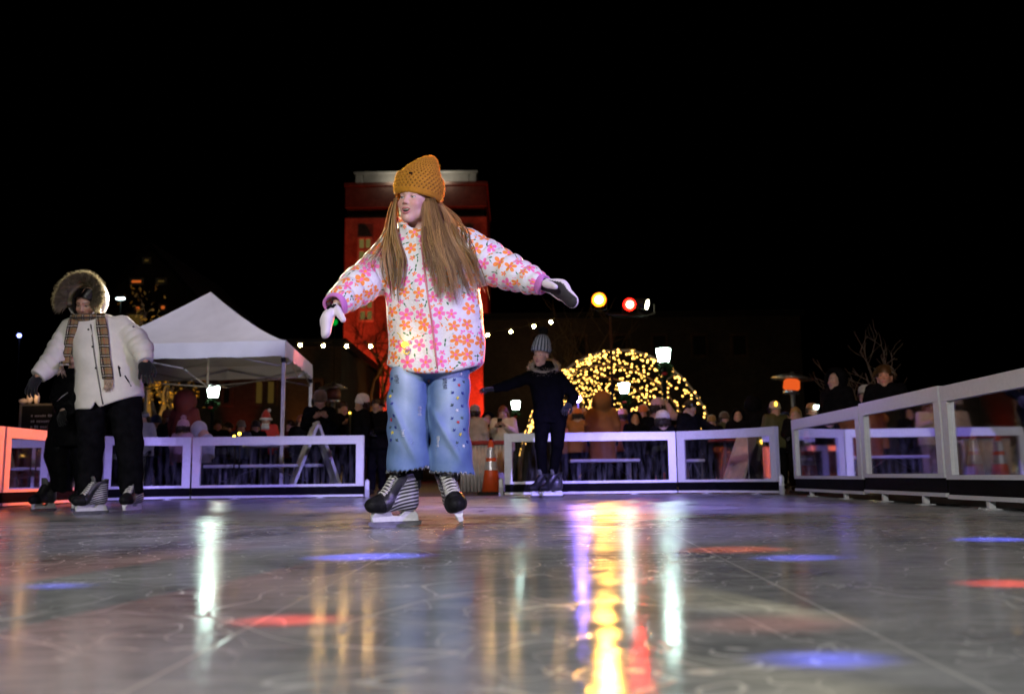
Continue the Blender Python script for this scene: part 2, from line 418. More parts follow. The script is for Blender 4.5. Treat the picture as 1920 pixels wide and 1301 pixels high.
barrier('curved corner barrier partly hidden behind the skater in the cream parka', arc((-4.9, 11.22), (xa(357, FB_Y), FB_Y - .01), .12))
barrier('barrier glowing orange along its top rail, behind the black clad child', [(-4.93, 9.06), (-4.93, 11.18)])
barrier('barrier cut by the frame edge beside the orange lit one', [(-4.93, 6.9), (-4.93, 9.02)])
barrier('far end barrier of the side row, traffic cone seen through its pane', [(3.03, 8.12), (3.07, 10.22)], dz=.035)
barrier('middle barrier of the side row, below the wavy haired man', [(2.97, 6.44), (3.025, 8.08)], dz=.05)
barrier('tall looking near barrier of the side row, cut by the frame edge', [(2.9, 4.2), (2.965, 6.4)], dz=.04)
# ------------------------------------------------------------------ canopy tent
M_CANVAS = mat('white tent canvas', (.72, .72, .74), .7, var=.06, scale=3, bump=.25, bscale=9)
M_POLE = mat('white tent pole', (.6, .6, .62), .4, .2)
M_DARK = mat('dark fitting', (.02, .02, .022), .5)
def tent():
    A = Vector((-3.19, 13.0, 0)); u = Vector((-.9965, .083, 0)) * 2.95; v = Vector((-.083, .9965, 0)) * 2.9
    t = thing('canopy_tent', 'white pop up canopy tent with a peaked roof behind the barrier', 'tent', A + (u + v) / 2)
    ze, zp, zv = 2.17, 3.2, 1.95
    cor = [A, A + u, A + u + v, A + v]; ctr = A + (u + v) / 2
    r = MB(); N = 14; vs, fs = [], []
    for k in range(4):
        a, b_ = cor[k], cor[(k + 1) % 4]; base = len(vs)
        for i in range(N + 1):
            s = i / N
            for j in range(N + 1):
                e = a.lerp(b_, j / N); p = e.lerp(ctr, s)
                w_ = abs(2 * j / N - 1)                 # 1 at the ridge, 0 mid panel
                z = ze + (zp - ze) * (s ** 1.22) - .10 * (1 - w_ ** 2) * math.sin(math.pi * s) * .8
                z += .018 * math.sin(j * 2.4 + k) * max(0, s - .45) * 2 * (1 - s) * 2
                vs.append((p.x, p.y, z))
        for i in range(N):
            for j in range(N):
                q = base + i * (N + 1) + j; fs.append((q, q + 1, q + N + 2, q + N + 1))
    r.add(vs, fs, 0, True); roof = r.build('roof', M_CANVAS, t, True)
    val = MB(); vs, fs = [], []
    for k in range(4):
        a, b_ = cor[k], cor[(k + 1) % 4]; o = len(vs); out = ((a + b_) / 2 - ctr).normalized()
        for j in range(25):
            e = a.lerp(b_, j / 24); wv = .008 * math.sin(j * 1.9 + k)
            vs += [tuple(e + Vector((0, 0, ze + .004)) + out * .004), tuple(e + out * (.012 + wv) + Vector((0, 0, (ze + zv) / 2))), tuple(e + out * (.012 + wv * 1.6) + Vector((0, 0, zv + .006 * math.sin(j))))]
        for j in range(24):
            for i in range(2): q = o + j * 3 + i; fs.append((q, q + 1, q + 4, q + 3))
    val.add(vs, fs, 0, True).build('valance', M_CANVAS, t, True)
    for c in cor:
        p = c.lerp(ctr, .012)
        l = MB(); l.bbox(p + Vector((-.024, -.024, 0)), p + Vector((.024, .024, ze - .05)), .004); l.bbox(p + Vector((-.06, -.06, 0)), p + Vector((.06, .06, .006)), .002)
        l.bbox(p + Vector((-.034, -.034, zv - .09)), p + Vector((.034, .034, zv - .02)), .006, 1); l.build('leg', [M_POLE, M_DARK], t, True)
    tr = MB(); zt, zb = ze - .06, ze - .36
    for k in range(4):
        a, b_ = cor[k].lerp(ctr, .02), cor[(k + 1) % 4].lerp(ctr, .02)
        for s0, s1 in ((0, .5), (.5, 1)):
            p, q = a.lerp(b_, s0), a.lerp(b_, s1)
            tr.cyl(p + Vector((0, 0, zt)), q + Vector((0, 0, zb)), .013, n=6); tr.cyl(p + Vector((0, 0, zb)), q + Vector((0, 0, zt)), .013, n=6)
        tr.cyl(a + Vector((0, 0, zt)), ctr + Vector((0, 0, zp - .5)), .014, n=6)
        mid_ = a.lerp(b_, .5); tr.cyl(mid_ + Vector((0, 0, zb)), ctr + Vector((0, 0, zb - .12)), .013, n=6)
    tr.cyl(ctr + Vector((0, 0, zb - .16)), ctr + Vector((0, 0, zp - .03)), .02, n=8)
    tr.build('folding_truss', M_POLE, t, True)
tent()
# ------------------------------------------------------------------ the lit tower and the other buildings
def brick(name, col, sc=4.0, dark=.55):
    m, t, b = new_mat(name); c = t.coord(); x, y, z = t.xyz(c)[:3]
    br = t.node('ShaderNodeTexBrick'); t.put(br.inputs['Vector'], t.comb(t.m('ADD', x, y), z, 0)); br.inputs['Scale'].default_value = sc
    t.put(br.inputs['Color1'], tuple(k * 1.1 for k in col)); t.put(br.inputs['Color2'], tuple(k * .75 for k in col)); t.put(br.inputs['Mortar'], tuple(k * dark for k in col))
    br.inputs['Mortar Size'].default_value = .012
    n = t.m('MULTIPLY', t.ramp(t.noise(c, .35, 5, .65), .3, .7, .55, 1.25), t.ramp(t.noise(c, 1.8, 4, .7), .3, .7, .75, 1.15))
    t.put(b.inputs['Base Color'], t.vm('SCALE', br.outputs[0], n)); b.inputs['Roughness'].default_value = .85
    return m
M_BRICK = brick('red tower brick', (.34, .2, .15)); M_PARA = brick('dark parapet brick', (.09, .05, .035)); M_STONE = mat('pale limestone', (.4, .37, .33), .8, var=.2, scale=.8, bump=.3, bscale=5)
M_WALLD = brick('dark wall brick', (.055, .04, .03)); M_GLASSD = mat('dark window glass', (.02, .02, .022), .12)
M_WLIT = emat('dim lit window', (.55, .42, .12), .22); M_WLIT2 = emat('faint window light', (.5, .3, .06), .10); M_LINT = emat('orange lit lintel lamp', (1, .2, .03), .5)
def winbox(b, x0, x1, z0, z1, y, th=.2):            # recess-less frame bars set proud of a wall facing -y
    w_ = .12
    b.box((x0 - w_, y - th, z0 - w_), (x1 + w_, y, z0)); b.box((x0 - w_, y - th, z1), (x1 + w_, y, z1 + w_))
    b.box((x0 - w_, y - th, z0), (x0, y, z1)); b.box((x1, y - th, z0), (x1 + w_, y, z1))
TY = 60.0
def tower():
    a, b_ = W(645, 560, TY).x, W(914, 560, TY).x
    zt, z1, z2 = W(780, 348, TY).z, W(780, 388, TY).z, W(780, 408, TY).z
    t = thing('brick_tower', 'square brick tower glowing red, with a white lit louvred top storey', 'tower', ((a + b_) / 2, TY + 4.5, 0))
    w = MB(); w.box((a, TY, 0), (b_, TY + 9, z2))
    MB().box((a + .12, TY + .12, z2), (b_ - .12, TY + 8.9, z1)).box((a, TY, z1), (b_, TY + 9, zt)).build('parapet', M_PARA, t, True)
    for i in range(5):
        xx = a + (b_ - a) * (i + .5) / 5
    w.build('wall', M_BRICK, t, True)
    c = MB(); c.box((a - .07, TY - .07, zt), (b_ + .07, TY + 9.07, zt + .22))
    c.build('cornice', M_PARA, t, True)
    ca, cb = W(664, 335, TY).x, W(892, 335, TY).x; zc = W(780, 321, TY).z
    k = MB(); n = 6
    for i in range(n):
        z = zt + .36 + (zc - zt - .36) * i / n
        k.add([(ca + .5, TY + .9, z), (cb - .5, TY + .9, z), (cb - .5, TY + .72, z + .06), (ca + .5, TY + .72, z + .06), (cb - .5, TY + .72, z + .10), (ca + .5, TY + .72, z + .10)], [(0, 1, 2, 3), (3, 2, 4, 5)])
    k.box((ca + .4, TY + 1.1, zt + .3), (cb - .4, TY + 7.6, zc)); k.build('louvre', M_STONE, t, True)
    pc = MB()
    for x in (ca, cb - .45): pc.box((x, TY + .6, zt + .3), (x + .45, TY + 1.05, zc))
    pc.box((ca - .1, TY + .5, zc), (cb + .1, TY + 7.8, zc + .16)); pc.build('pillar_cap', M_STONE, t, True)
    rf = MB(); m0, m1 = W(725, 310, TY).x, W(835, 310, TY).x; zr = W(780, 312, TY).z
    rf.add([(ca, TY + .6, zc + .16), (cb, TY + .6, zc + .16), (m1, TY + 3, zr), (m0, TY + 3, zr), (ca, TY + 7.6, zc + .16), (cb, TY + 7.6, zc + .16), (m1, TY + 5, zr), (m0, TY + 5, zr)],
           [(0, 1, 2, 3), (1, 5, 6, 2), (5, 4, 7, 6), (4, 0, 3, 7), (3, 2, 6, 7)]); rf.build('roof', M_STONE, t, True)
    for (px0, px1, py0, py1, lit) in ((674, 695, 449, 489, 1), (676, 698, 562, 600, 1), (865, 886, 449, 489, 0), (866, 887, 562, 600, 0)):
        x0, x1, z0, z1_ = W(px0, py1, TY).x, W(px1, py1, TY).x, W(px0, py1, TY).z, W(px0, py0, TY).z
        fr = MB(); winbox(fr, x0, x1, z0, z1_, TY - .003); xm = (x0 + x1) / 2; zm = (z0 + z1_) / 2
        fr.box((xm - .06, TY - .15, z0), (xm + .06, TY - .003, z1_)); fr.box((x0, TY - .16, zm - .1), (xm - .062, TY - .003, zm + .1)); fr.box((xm + .062, TY - .16, zm - .1), (x1, TY - .003, zm + .1))
        f = fr.build('window', M_STONE, t, True)
        MB().box((x0, TY - .05, z0), (x1, TY - .01, z1_)).build('glazing', M_WLIT if lit else M_GLASSD, f, True)
tower()
light('tower_floodlight', 'SPOT', (W(650, 700, 55).x, 56.5, .6), 9000, (1, .075, .03), .3, (W(690, 560, TY).x, TY, 8), 80, .9)
light('tower_floodlight', 'SPOT', (W(925, 700, 55).x, 56.8, .6), 8000, (1, .05, .02), .3, (W(895, 560, TY).x, TY, 8), 70, .9)
light('tower_crown_light', 'POINT', (W(735, 340, TY).x, TY - .35, W(780, 337, TY).z), 45, (1, .95, .8), .15)
light('tower_crown_light', 'POINT', (W(835, 340, TY).x, TY - .35, W(780, 337, TY).z), 45, (1, .95, .8), .15)
light('tower_roof_light', 'POINT', (W(790, 312, TY).x, TY + .2, W(780, 313, TY).z), 60, (1, .95, .85), .15)
def gable_house():
    Y = 48.0; ap = W(282, 468, Y); l = W(178, 590, Y); r_ = W(392, 590, Y); zw = l.z
    t = thing('gabled_building', 'dark steep gabled building with a few orange windows behind the tent', 'building', (ap.x, Y + 6, 0))
    w = MB(); w.add([(l.x, Y, 0), (r_.x, Y, 0), (r_.x, Y, zw), (ap.x, Y, ap.z), (l.x, Y, zw), (l.x, Y + 12, 0), (r_.x, Y + 12, 0), (r_.x, Y + 12, zw), (ap.x, Y + 12, ap.z), (l.x, Y + 12, zw)],
          [(0, 1, 2, 3, 4), (5, 9, 8, 7, 6), (0, 4, 9, 5), (1, 6, 7, 2)]); w.build('wall', M_WALLD, t, True)
    rf = MB()
    for s, e in ((l, -1), (r_, 1)):
        rf.add([(s.x + e * .3, Y - .25, zw - .3), (ap.x, Y - .25, ap.z + .12), (ap.x, Y + 12.2, ap.z + .12), (s.x + e * .3, Y + 12.2, zw - .3),
                (s.x + e * .3, Y - .25, zw - .06), (ap.x, Y - .25, ap.z + .4), (ap.x, Y + 12.2, ap.z + .4), (s.x + e * .3, Y + 12.2, zw - .06)],
               [(0, 1, 2, 3), (4, 5, 6, 7), (0, 1, 5, 4), (1, 2, 6, 5), (2, 3, 7, 6), (3, 0, 4, 7)])
    rf.build('roof', M_DARK, t, True)
    for (p0, p1, q0, q1, mm) in ((248, 266, 526, 531, M_LINT), (297, 309, 526, 530, M_WLIT2), (272, 280, 487, 491, M_WLIT2), (256, 263, 576, 581, M_LINT), (303, 310, 574, 580, M_LINT), (240, 270, 590, 640, M_WLIT2)):
        A, B = W(p0, q1, Y), W(p1, q0, Y); f = MB(); winbox(f, A.x, B.x, A.z, B.z, Y - .003, .1); o = f.build('window', M_STONE, t, True)
        MB().box((A.x, Y - .06, A.z), (B.x, Y - .01, B.z)).build('glazing', mm, o, True)
gable_house()
def low_block(label, px0, px1, py, Y, wins, col=None, depth=10):
    A, B = W(px0, py, Y), W(px1, py, Y); t = thing('stone_building', label, 'building', ((A.x + B.x) / 2, Y + depth / 2, 0))
    w = MB(); w.box((A.x, Y, 0), (B.x, Y + depth, A.z)); w.build('wall', col or M_WALLD, t, True)
    MB().box((A.x - .2, Y - .2, A.z), (B.x + .2, Y + depth + .2, A.z + .3)).build('roof', M_DARK, t, True)
    for (p0, p1, q0, q1, mm) in wins:
        a, b_ = W(p0, q1, Y), W(p1, q0, Y); f = MB(); winbox(f, a.x, b_.x, a.z, b_.z, Y - .003, .1); o = f.build('window', M_PARA, t, True)
        MB().box((a.x, Y - .06, a.z), (b_.x, Y - .01, b_.z)).build('glazing', mm, o, True)
low_block('low dark hall under the tent roof with two tall dim windows', 300, 640, 655, 34, [(481, 493, 716, 756, M_WLIT2), (503, 515, 716, 756, M_WLIT2), (420, 432, 716, 756, M_GLASSD), (590, 602, 716, 756, M_GLASSD)])
low_block('long dark hall beyond the tunnel of lights', 905, 1500, 600, 46, [(1000 + i * 75, 1022 + i * 75, 630, 665, M_GLASSD) for i in range(6)])
light('hall_uplight', 'SPOT', (W(436, 800, 33).x, 33.6, .3), 260, (1, .05, .02), .1, (W(436, 700, 33).x, 34, 4), 40, .9)
light('hall_uplight', 'SPOT', (W(560, 800, 33).x, 33.6, .3), 420, (1, .28, .04), .1, (W(560, 700, 33).x, 34, 4), 44, .9)
light('hall_wall_glow', 'POINT', (W(1020, 700, 42).x, 42, 5.5), 60, (1, .5, .2), .3)
# ------------------------------------------------------------------ lamp posts
M_LAMP = emat('lamp post glass', (.72, 1.0, .84), 60.0); M_IRON = mat('black iron', (.015, .017, .015), .45, .3)
M_FIR = mat('fir garland', (.02, .05, .015), .8, var=.5, scale=40); M_BOW = mat('red bow', (.4, .015, .01), .5)
def lamp_post(label, px, py, wpx, Y):
    c = W(px, py, Y); w = wpx / F * Y / 2; t = thing('lamp_post', label, 'lamp post', (c.x, Y, 0), 'globe topped lamp posts')
    h = c.z
    MB().lathe([(.16, 0), (.16, .1), (.1, .2), (.06, .5), (.05, 1.2), (.045, h - w * 1.35), (.09, h - w * 1.3), (.1, h - w * 1.05)], 14).build('post', M_IRON, t)
    MB().lathe([(w * .66, h - w * 1.04), (w * .74, h - w * .8), (w * .98, h + w * .55), (w * 1.0, h + w * .8)], 18).build('lantern', M_LAMP, t)
    MB().lathe([(w * 1.05, h + w * .805), (w * 1.05, h + w * .88), (w * .6, h + w * 1.1), (w * .12, h + w * 1.22), (w * .1, h + w * 1.5)], 18).build('lantern_cap', M_IRON, t)
    g = MB(); rr = random.Random(int(px)); zc = h - w * 2.3
    for i in range(240):
        a = rr.random() * 6.283; k = w * .75 * rr.uniform(.75, 1.25); p = Vector((math.cos(a) * k, -.1 + rr.uniform(-.06, .06), zc + math.sin(a) * k))
        d = Vector((rr.uniform(-1, 1), rr.uniform(-1, 1), rr.uniform(-1, 1))) * .07; e = Vector((rr.uniform(-1, 1), rr.uniform(-1, 1), rr.uniform(-1, 1))) * .03
        g.add([p - e, p + e, p + d], [(0, 1, 2)])
    g.build('wreath', M_FIR, t)
    MB().ico((-.02, -.16, zc - w * .5), w * .3, 1, sc=(1.5, .5, .8)).build('bow', M_BOW, t)
lamp_post('lamp post glowing white under the tent canopy edge', 400, 733, 23, 25)
lamp_post('small distant lamp post beside the reddish haired woman', 967, 759, 16, 36)
lamp_post('lamp post glowing in front of the tunnel of lights, the lower of two', 1170, 727, 20, 19.0)
lamp_post('tallest lamp post, rising above the tunnel of lights', 1244, 665, 27, 18.2)
# ------------------------------------------------------------------ string of bulbs
M_BULB = emat('warm white bulb', (1.0, .58, .18), 230.0); M_WIRE = mat('black wire', (.01, .01, .01), .6)
def string_lights():
    Y = 25; px = [477, 520, 563, 606, 650, 695, 739, 783, 826, 870, 914, 958, 1001, 1033, 1075]
    py = [640, 644, 647, 648, 649, 649, 648, 646, 642, 636, 628, 622, 612, 604, 592]
    t = thing('string_lights', 'overhead string of round warm bulbs passing behind the central skater', 'string lights', W(780, 700, Y) * 1.0)
    P = [W(a, b_, Y) for a, b_ in zip(px, py)]
    MB().tube([p + Vector((0, 0, .075)) for p in P], .008, 5).build('cable', M_WIRE, t, True)
    for i, p in enumerate(P):
        if 2 <= i <= 13 :
            MB().ico(p, .042, 1).build('bulb', M_BULB, t, True)
string_lights()
# ------------------------------------------------------------------ tunnel of lights
def light_tunnel():
    Y0, Y1 = 20.0, 38.0; c0 = XG(1165, Y0); t = thing('light_tunnel', 'arched tunnel of wire mesh covered in hundreds of tiny golden bulbs', 'light tunnel', (c0.x, Y0, 0))
    a, h = 2.15, W(1165, 656, Y0).z
    def pt(s, y): th = math.pi * s; return Vector((c0.x - a * math.cos(th), y, h * math.sin(th) ** .92))
    f = MB()
    for y in (Y0, Y0 + 2.6, Y0 + 5.3, Y1): f.tube([pt(i / 28, y) for i in range(29)], .028, 6)
    for s in (.12, .3, .5, .7, .88): f.tube([pt(s, Y0), pt(s, Y1)], .02, 6)
    f.build('frame', mat('rusty hoop', (.2, .12, .07), .5, .3), t, True)
    n = MB()
    for i in range(-10, 40):
        for sg in (1, -1):
            p = [pt(s, y) for s, y in ((k / 24, Y0 + (i / 4 * 1.0 + sg * k / 24 * 3)) for k in range(25)) if Y0 <= y <= Y1]
            if len(p) > 2: n.tube(p, .006, 3, cap=False)
    n.build('mesh_netting', M_WIRE, t, True)
    m = emat('tiny golden bulb', (1.0, .52, .10), 6.5, 'NONE'); rr = random.Random(5); pts = []
    for k in range(1500):
        s = rr.uniform(.035, .965); y = Y0 + (Y1 - Y0) * rr.random() ** 1.35
        if abs(s - .5) > .41 and rr.random() < .45: continue
        pts.append(pt(s, y) + Vector((rr.uniform(-.03, .03), 0, rr.uniform(-.03, .03))))
    for s in [i / 22 for i in range(1, 22)]: pts.append(pt(s, Y0) - Vector((0, .03, 0)))
    pts = [p for p in pts if p.z > .98]; pts.sort(key=lambda p: p.y)
    base = None
    for p in pts[:100]:
        if base is None: base = MB().ico((0, 0, 0), .023, 1).build('bulb', m, t); o = base
        else: o = base.copy(); COL.objects.link(o); o.parent = t
        o.location = p - t.location
    rest = MB()
    for p in pts[100:]: rest.ico(p, .025, 0)
    tag(rest.build('bulb_mass', m, t, True), kind='stuff')
    # two warm point lights inside the arch for the bulbs' glow
    for y in (21.5, 24.5): light('tunnel_glow', 'POINT', (c0.x, y, 1.9), 45, (1, .5, .13), .5)
light_tunnel()
# ------------------------------------------------------------------ stage lights on their stand
M_AMB = emat('amber lamp face', (1.0, .42, .045), 100.0); M_RED = emat('red lamp face', (1.0, .018, .011), 400.0); M_WHT = emat('white lamp face', (1.0, .93, .65), 20.0)
SLY = 16.0
def stage_light(label, px, py, r, face, aim, bowl=None, bowl2=(1, 1, 1)):
    c = W(px, py, SLY); t = thing('stage_light', label, 'stage light', c, 'stage lights on the stand'); d = Vector(aim).normalized()
    q = d.to_track_quat('Z', 'Y').to_matrix().to_4x4()
    MB().lathe([(r * .5, -.24), (r * .9, -.2), (r * 1.12, -.1), (r * 1.15, -.012)], 18, M=q).build('can', M_IRON, t)
    if bowl: MB().lathe([(r * 1.02, .0), (r * 1.3, .02), (r * 1.75, .06), (r * 1.8, .06), (r * 1.35, .015), (r * 1.1, -.01)], 28, M=q, cap=False).build('halo_bowl', mat(label[:5] + ' halo bowl', bowl, .6, var=.1), t); light('halo_glow', 'POINT', c + d * .09, 2.2, bowl2, .02)  # bowl and point light added to imitate lens glow round the lamp
    MB().lathe([(.001, .0), (r, .0), (r, .01), (.001, .02)], 18, M=q).build('lens', face, t)
    MB().tube([(-.13, 0, 0), (-.13, 0, -.16), (0, .02, -.2), (.13, 0, -.16), (.13, 0, 0)], .012, 6).build('yoke', M_IRON, t)
    return c, d
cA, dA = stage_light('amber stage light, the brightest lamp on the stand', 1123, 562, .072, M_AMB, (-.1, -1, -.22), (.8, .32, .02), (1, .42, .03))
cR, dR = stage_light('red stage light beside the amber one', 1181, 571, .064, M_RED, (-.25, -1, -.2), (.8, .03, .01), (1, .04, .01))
cW, dW = stage_light('small white stage light turned aside at the end of the bar', 1213, 571, .085, M_WHT, (.9, -.38, -.25))
def stand():
    b = XG(1152, SLY); t = thing('light_stand', 'thin dark tripod stand holding three stage lights', 'light stand', b)
    z = cR.z - .2; MB().cyl((0, 0, .5), (0, 0, z), .022, n=8).build('mast', M_IRON, t)
    MB().tube([(cA.x - b.x, 0, cA.z - .21), (0, 0, z + .02), (cW.x - b.x, 0, cW.z - .21)], .018, 8).build('crossbar', M_IRON, t)
    for k in range(3):
        a = k * 2.094 + .4; MB().cyl((0, 0, .9), (math.cos(a) * .55, math.sin(a) * .55, .0), .014, n=6).build('leg', M_IRON, t)
stand()
# ------------------------------------------------------------------ patio heaters
def heater(label, px, py, Y, rw, tilt, glow):
    c = W(px, py, Y); t = thing('patio_heater', label, 'patio heater', (c.x, Y, 0)); z = c.z; M = Matrix.Translation((0, 0, z)) @ Matrix.Rotation(tilt, 4, 'Y')
    MB().lathe([(rw, -.05), (rw * .96, -.035), (rw * .5, .03), (.05, .06), (.03, .1)], 24, M=M).build('reflector', mat('steel reflector', (.55, .5, .45), .3, .9), t)
    MB().lathe([(.13, -.28), (.17, -.24), (.16, -.09), (.12, -.06)], 16, M=M).build('burner', emat('glowing burner mesh', (1, .13, .02), .8) if glow else mat('dark burner', (.15, .05, .04), .4, .5), t)
    MB().lathe([(.16, -.36), (.17, -.30), (.14, -.285)], 16, M=M).build('burner_ring', mat('bluish steel ring', (.5, .5, .6), .25, .9), t)  # steel with a slightly bluish base colour
    MB().lathe([(.22, 0), (.22, .06), (.2, .7), (.08, .76), (.045, .8), (.045, z - .36)], 16).build('column', mat('steel column', (.4, .4, .42), .3, .8), t)
heater('patio heater with a glowing orange burner beside the corner gap', 1485, 706, 19, .42, .1, True)
heater('unlit patio heater behind the people in dark coats by the tent', 625, 724, 20, .31, 0, False)
# ------------------------------------------------------------------ people: shared pieces
def skin_mat(name, base, lip=(.45, .12, .12)):
    if name in _mats: return _mats[name]
    m, t, b = new_mat(name); c = t.coord()
    sp = t.ramp(t.noise(c, 260, 2, .6), .62, .72, 0, .35)
    t.put(b.inputs['Base Color'], t.mix(sp, t.attr('col'), tuple(x * .7 for x in base)))
    b.inputs['Roughness'].default_value = .48; b.inputs['Subsurface Weight'].default_value = .12; b.inputs['Subsurface Radius'].default_value = (.01, .004, .002); b.inputs['Subsurface Scale'].default_value = .5
    _mats[name] = m; return m
def head_frame(c, yaw, pitch=0, roll=0):        # yaw: + turns the face towards +x; pitch: + looks down; roll: + leans the crown to +x
    Rm = Matrix.Rotation(R(yaw), 3, 'Z') @ Matrix.Rotation(R(roll), 3, 'Y') @ Matrix.Rotation(R(pitch), 3, 'X')
    return Vector(c), Rm
def to_local(P, fr): return (P - npv(fr[0])) @ np.array(fr[1], np.float32)
def from_local(p, fr): return fr[0] + fr[1] @ Vector(p)
def lips_(Q, mouth):
    op = .003 + .011 * mouth; zc = -.058; sm_ = .006 * mouth
    zu, zl = zc + op * .72, zc - op * 1.05 - .003
    u = np.minimum(cap_(Q, (0, -.0875, zu - .0006), (.012, -.0855, zu + .0002), .0042, .0040), cap_(Q, (.012, -.0855, zu + .0002), (.026, -.0745, zc + sm_), .0040, .0020))
    l = np.minimum(cap_(Q, (0, -.0865, zl), (.013, -.0845, zl + .0015), .0052, .0047), cap_(Q, (.013, -.0845, zl + .0015), (.026, -.0745, zc + sm_ - .0015), .0047, .0020))
    return u, l, op, zc
def head_sdf(q, mouth=0.0, ears=True, s=1.0):
    q = q / s; x = np.abs(q[:, 0]); Q = q.copy(); Q[:, 0] = x
    d = ell_(Q, (0, .018, .035), (.075, .094, .085))
    d = smin(d, ell_(Q, (0, -.022, -.035), (.060, .066, .080)), .03)
    d = smin(d, ell_(Q, (.0, -.062, -.100), (.024, .022, .018)), .030)              # chin
    d = smin(d, ell_(Q, (.043, -.005, -.07), (.018, .035, .026)), .03)              # jaw corner
    d = smin(d, ell_(Q, (.037, -.058, -.022), (.022, .022, .020)), .028)            # cheek
    d = smin(d, cap_(Q, (.010, -.0755, .029), (.046, -.060, .030), .0065, .005), .016)   # brow ridge
    d = smax(d, -ell_(Q, (.031, -.0905, .009), (.0185, .021, .0115)), .012)         # eye socket
    d = smin(d, cap_(Q, (0, -.076, .018), (0, -.0985, -.020), .0062, .0088), .016)  # nose
    d = smin(d, ell_(Q, (.0100, -.0890, -.0245), (.0072, .0095, .0068)), .008)
    d = smax(d, -ell_(Q, (.0058, -.0945, -.0325), (.0032, .0048, .0040)), .003)     # nostril
    c = npv((.0310, -.0605, .009)); r = np.linalg.norm(Q - c, axis=1)
    d = smin(d, r - .0135, .0015)
    lid = smax(r - .0152, -(Q[:, 2] - .0122 + 8 * (x - .031) ** 2), .0015); d = smin(d, lid, .003)
    lid = smax(r - .0150, (Q[:, 2] - .0035), .0015); d = smin(d, lid, .004)
    u, l, op, zc = lips_(Q, mouth)
    if mouth > 0: d = smax(d, -ell_(Q, (0, -.084, zc - op * .15), (.0245, .026, op * .98)), .004)
    else: d = smax(d, -cap_(Q, (0, -.0905, zc), (.022, -.080, zc + .001), .0016), .003)
    d = smin(d, u, .005); d = smin(d, l, .006)
    if mouth > 0: d = np.minimum(d, ell_(Q, (0, -.0710, zc + op * .30), (.0215, .012, op * .46)))
    if ears: d = smin(d, ell_(Q, (.077, .014, -.004), (.009, .020, .032)), .008)
    return d * s
def head_col(q, base, brow=(.12, .07, .04), iris=(.10, .16, .2), mouth=0.0, s=1.0):
    q = q / s; base = np.array(base, np.float32); C = np.tile(base, (len(q), 1)); x = np.abs(q[:, 0]); Q = q.copy(); Q[:, 0] = x
    def blend(m, col, a=1.0):
        m = np.clip(m, 0, 1)[:, None] * a; C[:] = C * (1 - m) + np.array(col, np.float32) * m
    fr = q[:, 1] < -.03
    blend(np.where(fr, 1 - np.linalg.norm((Q - npv((.040, -.070, -.022))) / npv((.028, .05, .024)), axis=1), 0) * 1.4, base * np.array([.95, .60, .58]), .6)
    blend(np.where(fr, 1 - np.linalg.norm((Q - npv((0, -.10, -.022))) / npv((.018, .03, .018)), axis=1), 0) * 1.4, base * np.array([.98, .66, .64]), .5)
    b = cap_(Q, (.012, -.080, .0325), (.047, -.064, .0355), .0040, .0026); blend((.004 - b) / .004, brow, .7)
    r = np.linalg.norm(Q - npv((.0310, -.0605, .009)), axis=1)
    ball = (r < .0142) & (q[:, 1] < -.064) & (q[:, 2] < .0128) & (q[:, 2] > .0032)
    blend(ball * 1.0, (.50, .46, .45)); ir = np.hypot(q[:, 0] - np.sign(q[:, 0]) * .031 + .003, q[:, 2] - .0085)
    blend(ball * (ir < .0066), iris); blend(ball * (ir < .0035), (.01, .01, .01))
    top = .0130 - 8 * (x - .031) ** 2
    blend(((np.abs(q[:, 2] - top) < .0018) & (x > .017) & (x < .046) & (q[:, 1] < -.060)) * 1.0, (.04, .025, .02), .85)
    blend(((np.abs(q[:, 2] - .0033) < .0012) & (x > .020) & (x < .043) & (q[:, 1] < -.060)) * 1.0, (.16, .08, .07), .5)
    u, l, op, zc = lips_(Q, mouth); m_ = np.minimum(u, l)
    blend((.0030 - m_) / .0025 * fr, (.46, .13, .14), .8)
    if mouth > 0:
        inn = (ell_(Q, (0, -.084, zc - op * .15), (.0245, .026, op * .98)) < .0006) & (m_ > .0014) & fr
        blend(inn * 1.0, (.06, .012, .012)); blend((inn & (ell_(Q, (0, -.0710, zc + op * .30), (.0215, .012, op * .46)) < .0012)) * 1.0, (.8, .76, .7))
    else: blend((.0022 - cap_(Q, (0, -.0895, zc), (.022, -.079, zc + .001), .0008)) / .002 * fr, (.16, .04, .04), .8)
    nos = np.linalg.norm(Q - npv((.0058, -.0935, -.0325)), axis=1); blend((.0050 - nos) / .002, (.14, .05, .04), .8)
    return C
def chain(P, pts, rad, k=(1, 1, 1), sm=.02):
    d = None
    for i in range(len(pts) - 1):
        e = cap_(P, pts[i], pts[i + 1], rad[i], rad[i + 1], k); d = e if d is None else smin(d, e, sm)
    return d
def chain_t(P, pts):
    """nearest point along a polyline: length travelled, angle round it"""
    best = np.full(len(P), 1e9, np.float32); L = np.zeros(len(P), np.float32); A = np.zeros(len(P), np.float32); acc = 0
    for i in range(len(pts) - 1):
        a, b = npv(pts[i]), npv(pts[i + 1]); ab = b - a; ln = np.linalg.norm(ab); d = ab / ln
        t = np.clip(((P - a) @ d), 0, ln); q = P - a - t[:, None] * d; r = np.linalg.norm(q, axis=1); m = r < best
        s = np.cross(d, np.array([0, 1, 0], np.float32)); s /= np.linalg.norm(s) + 1e-9; u = np.cross(s, d)
        best[m] = r[m]; L[m] = (acc + t)[m]; A[m] = np.arctan2(q @ s, -(q @ u))[m]; acc += ln
    return L, A, best
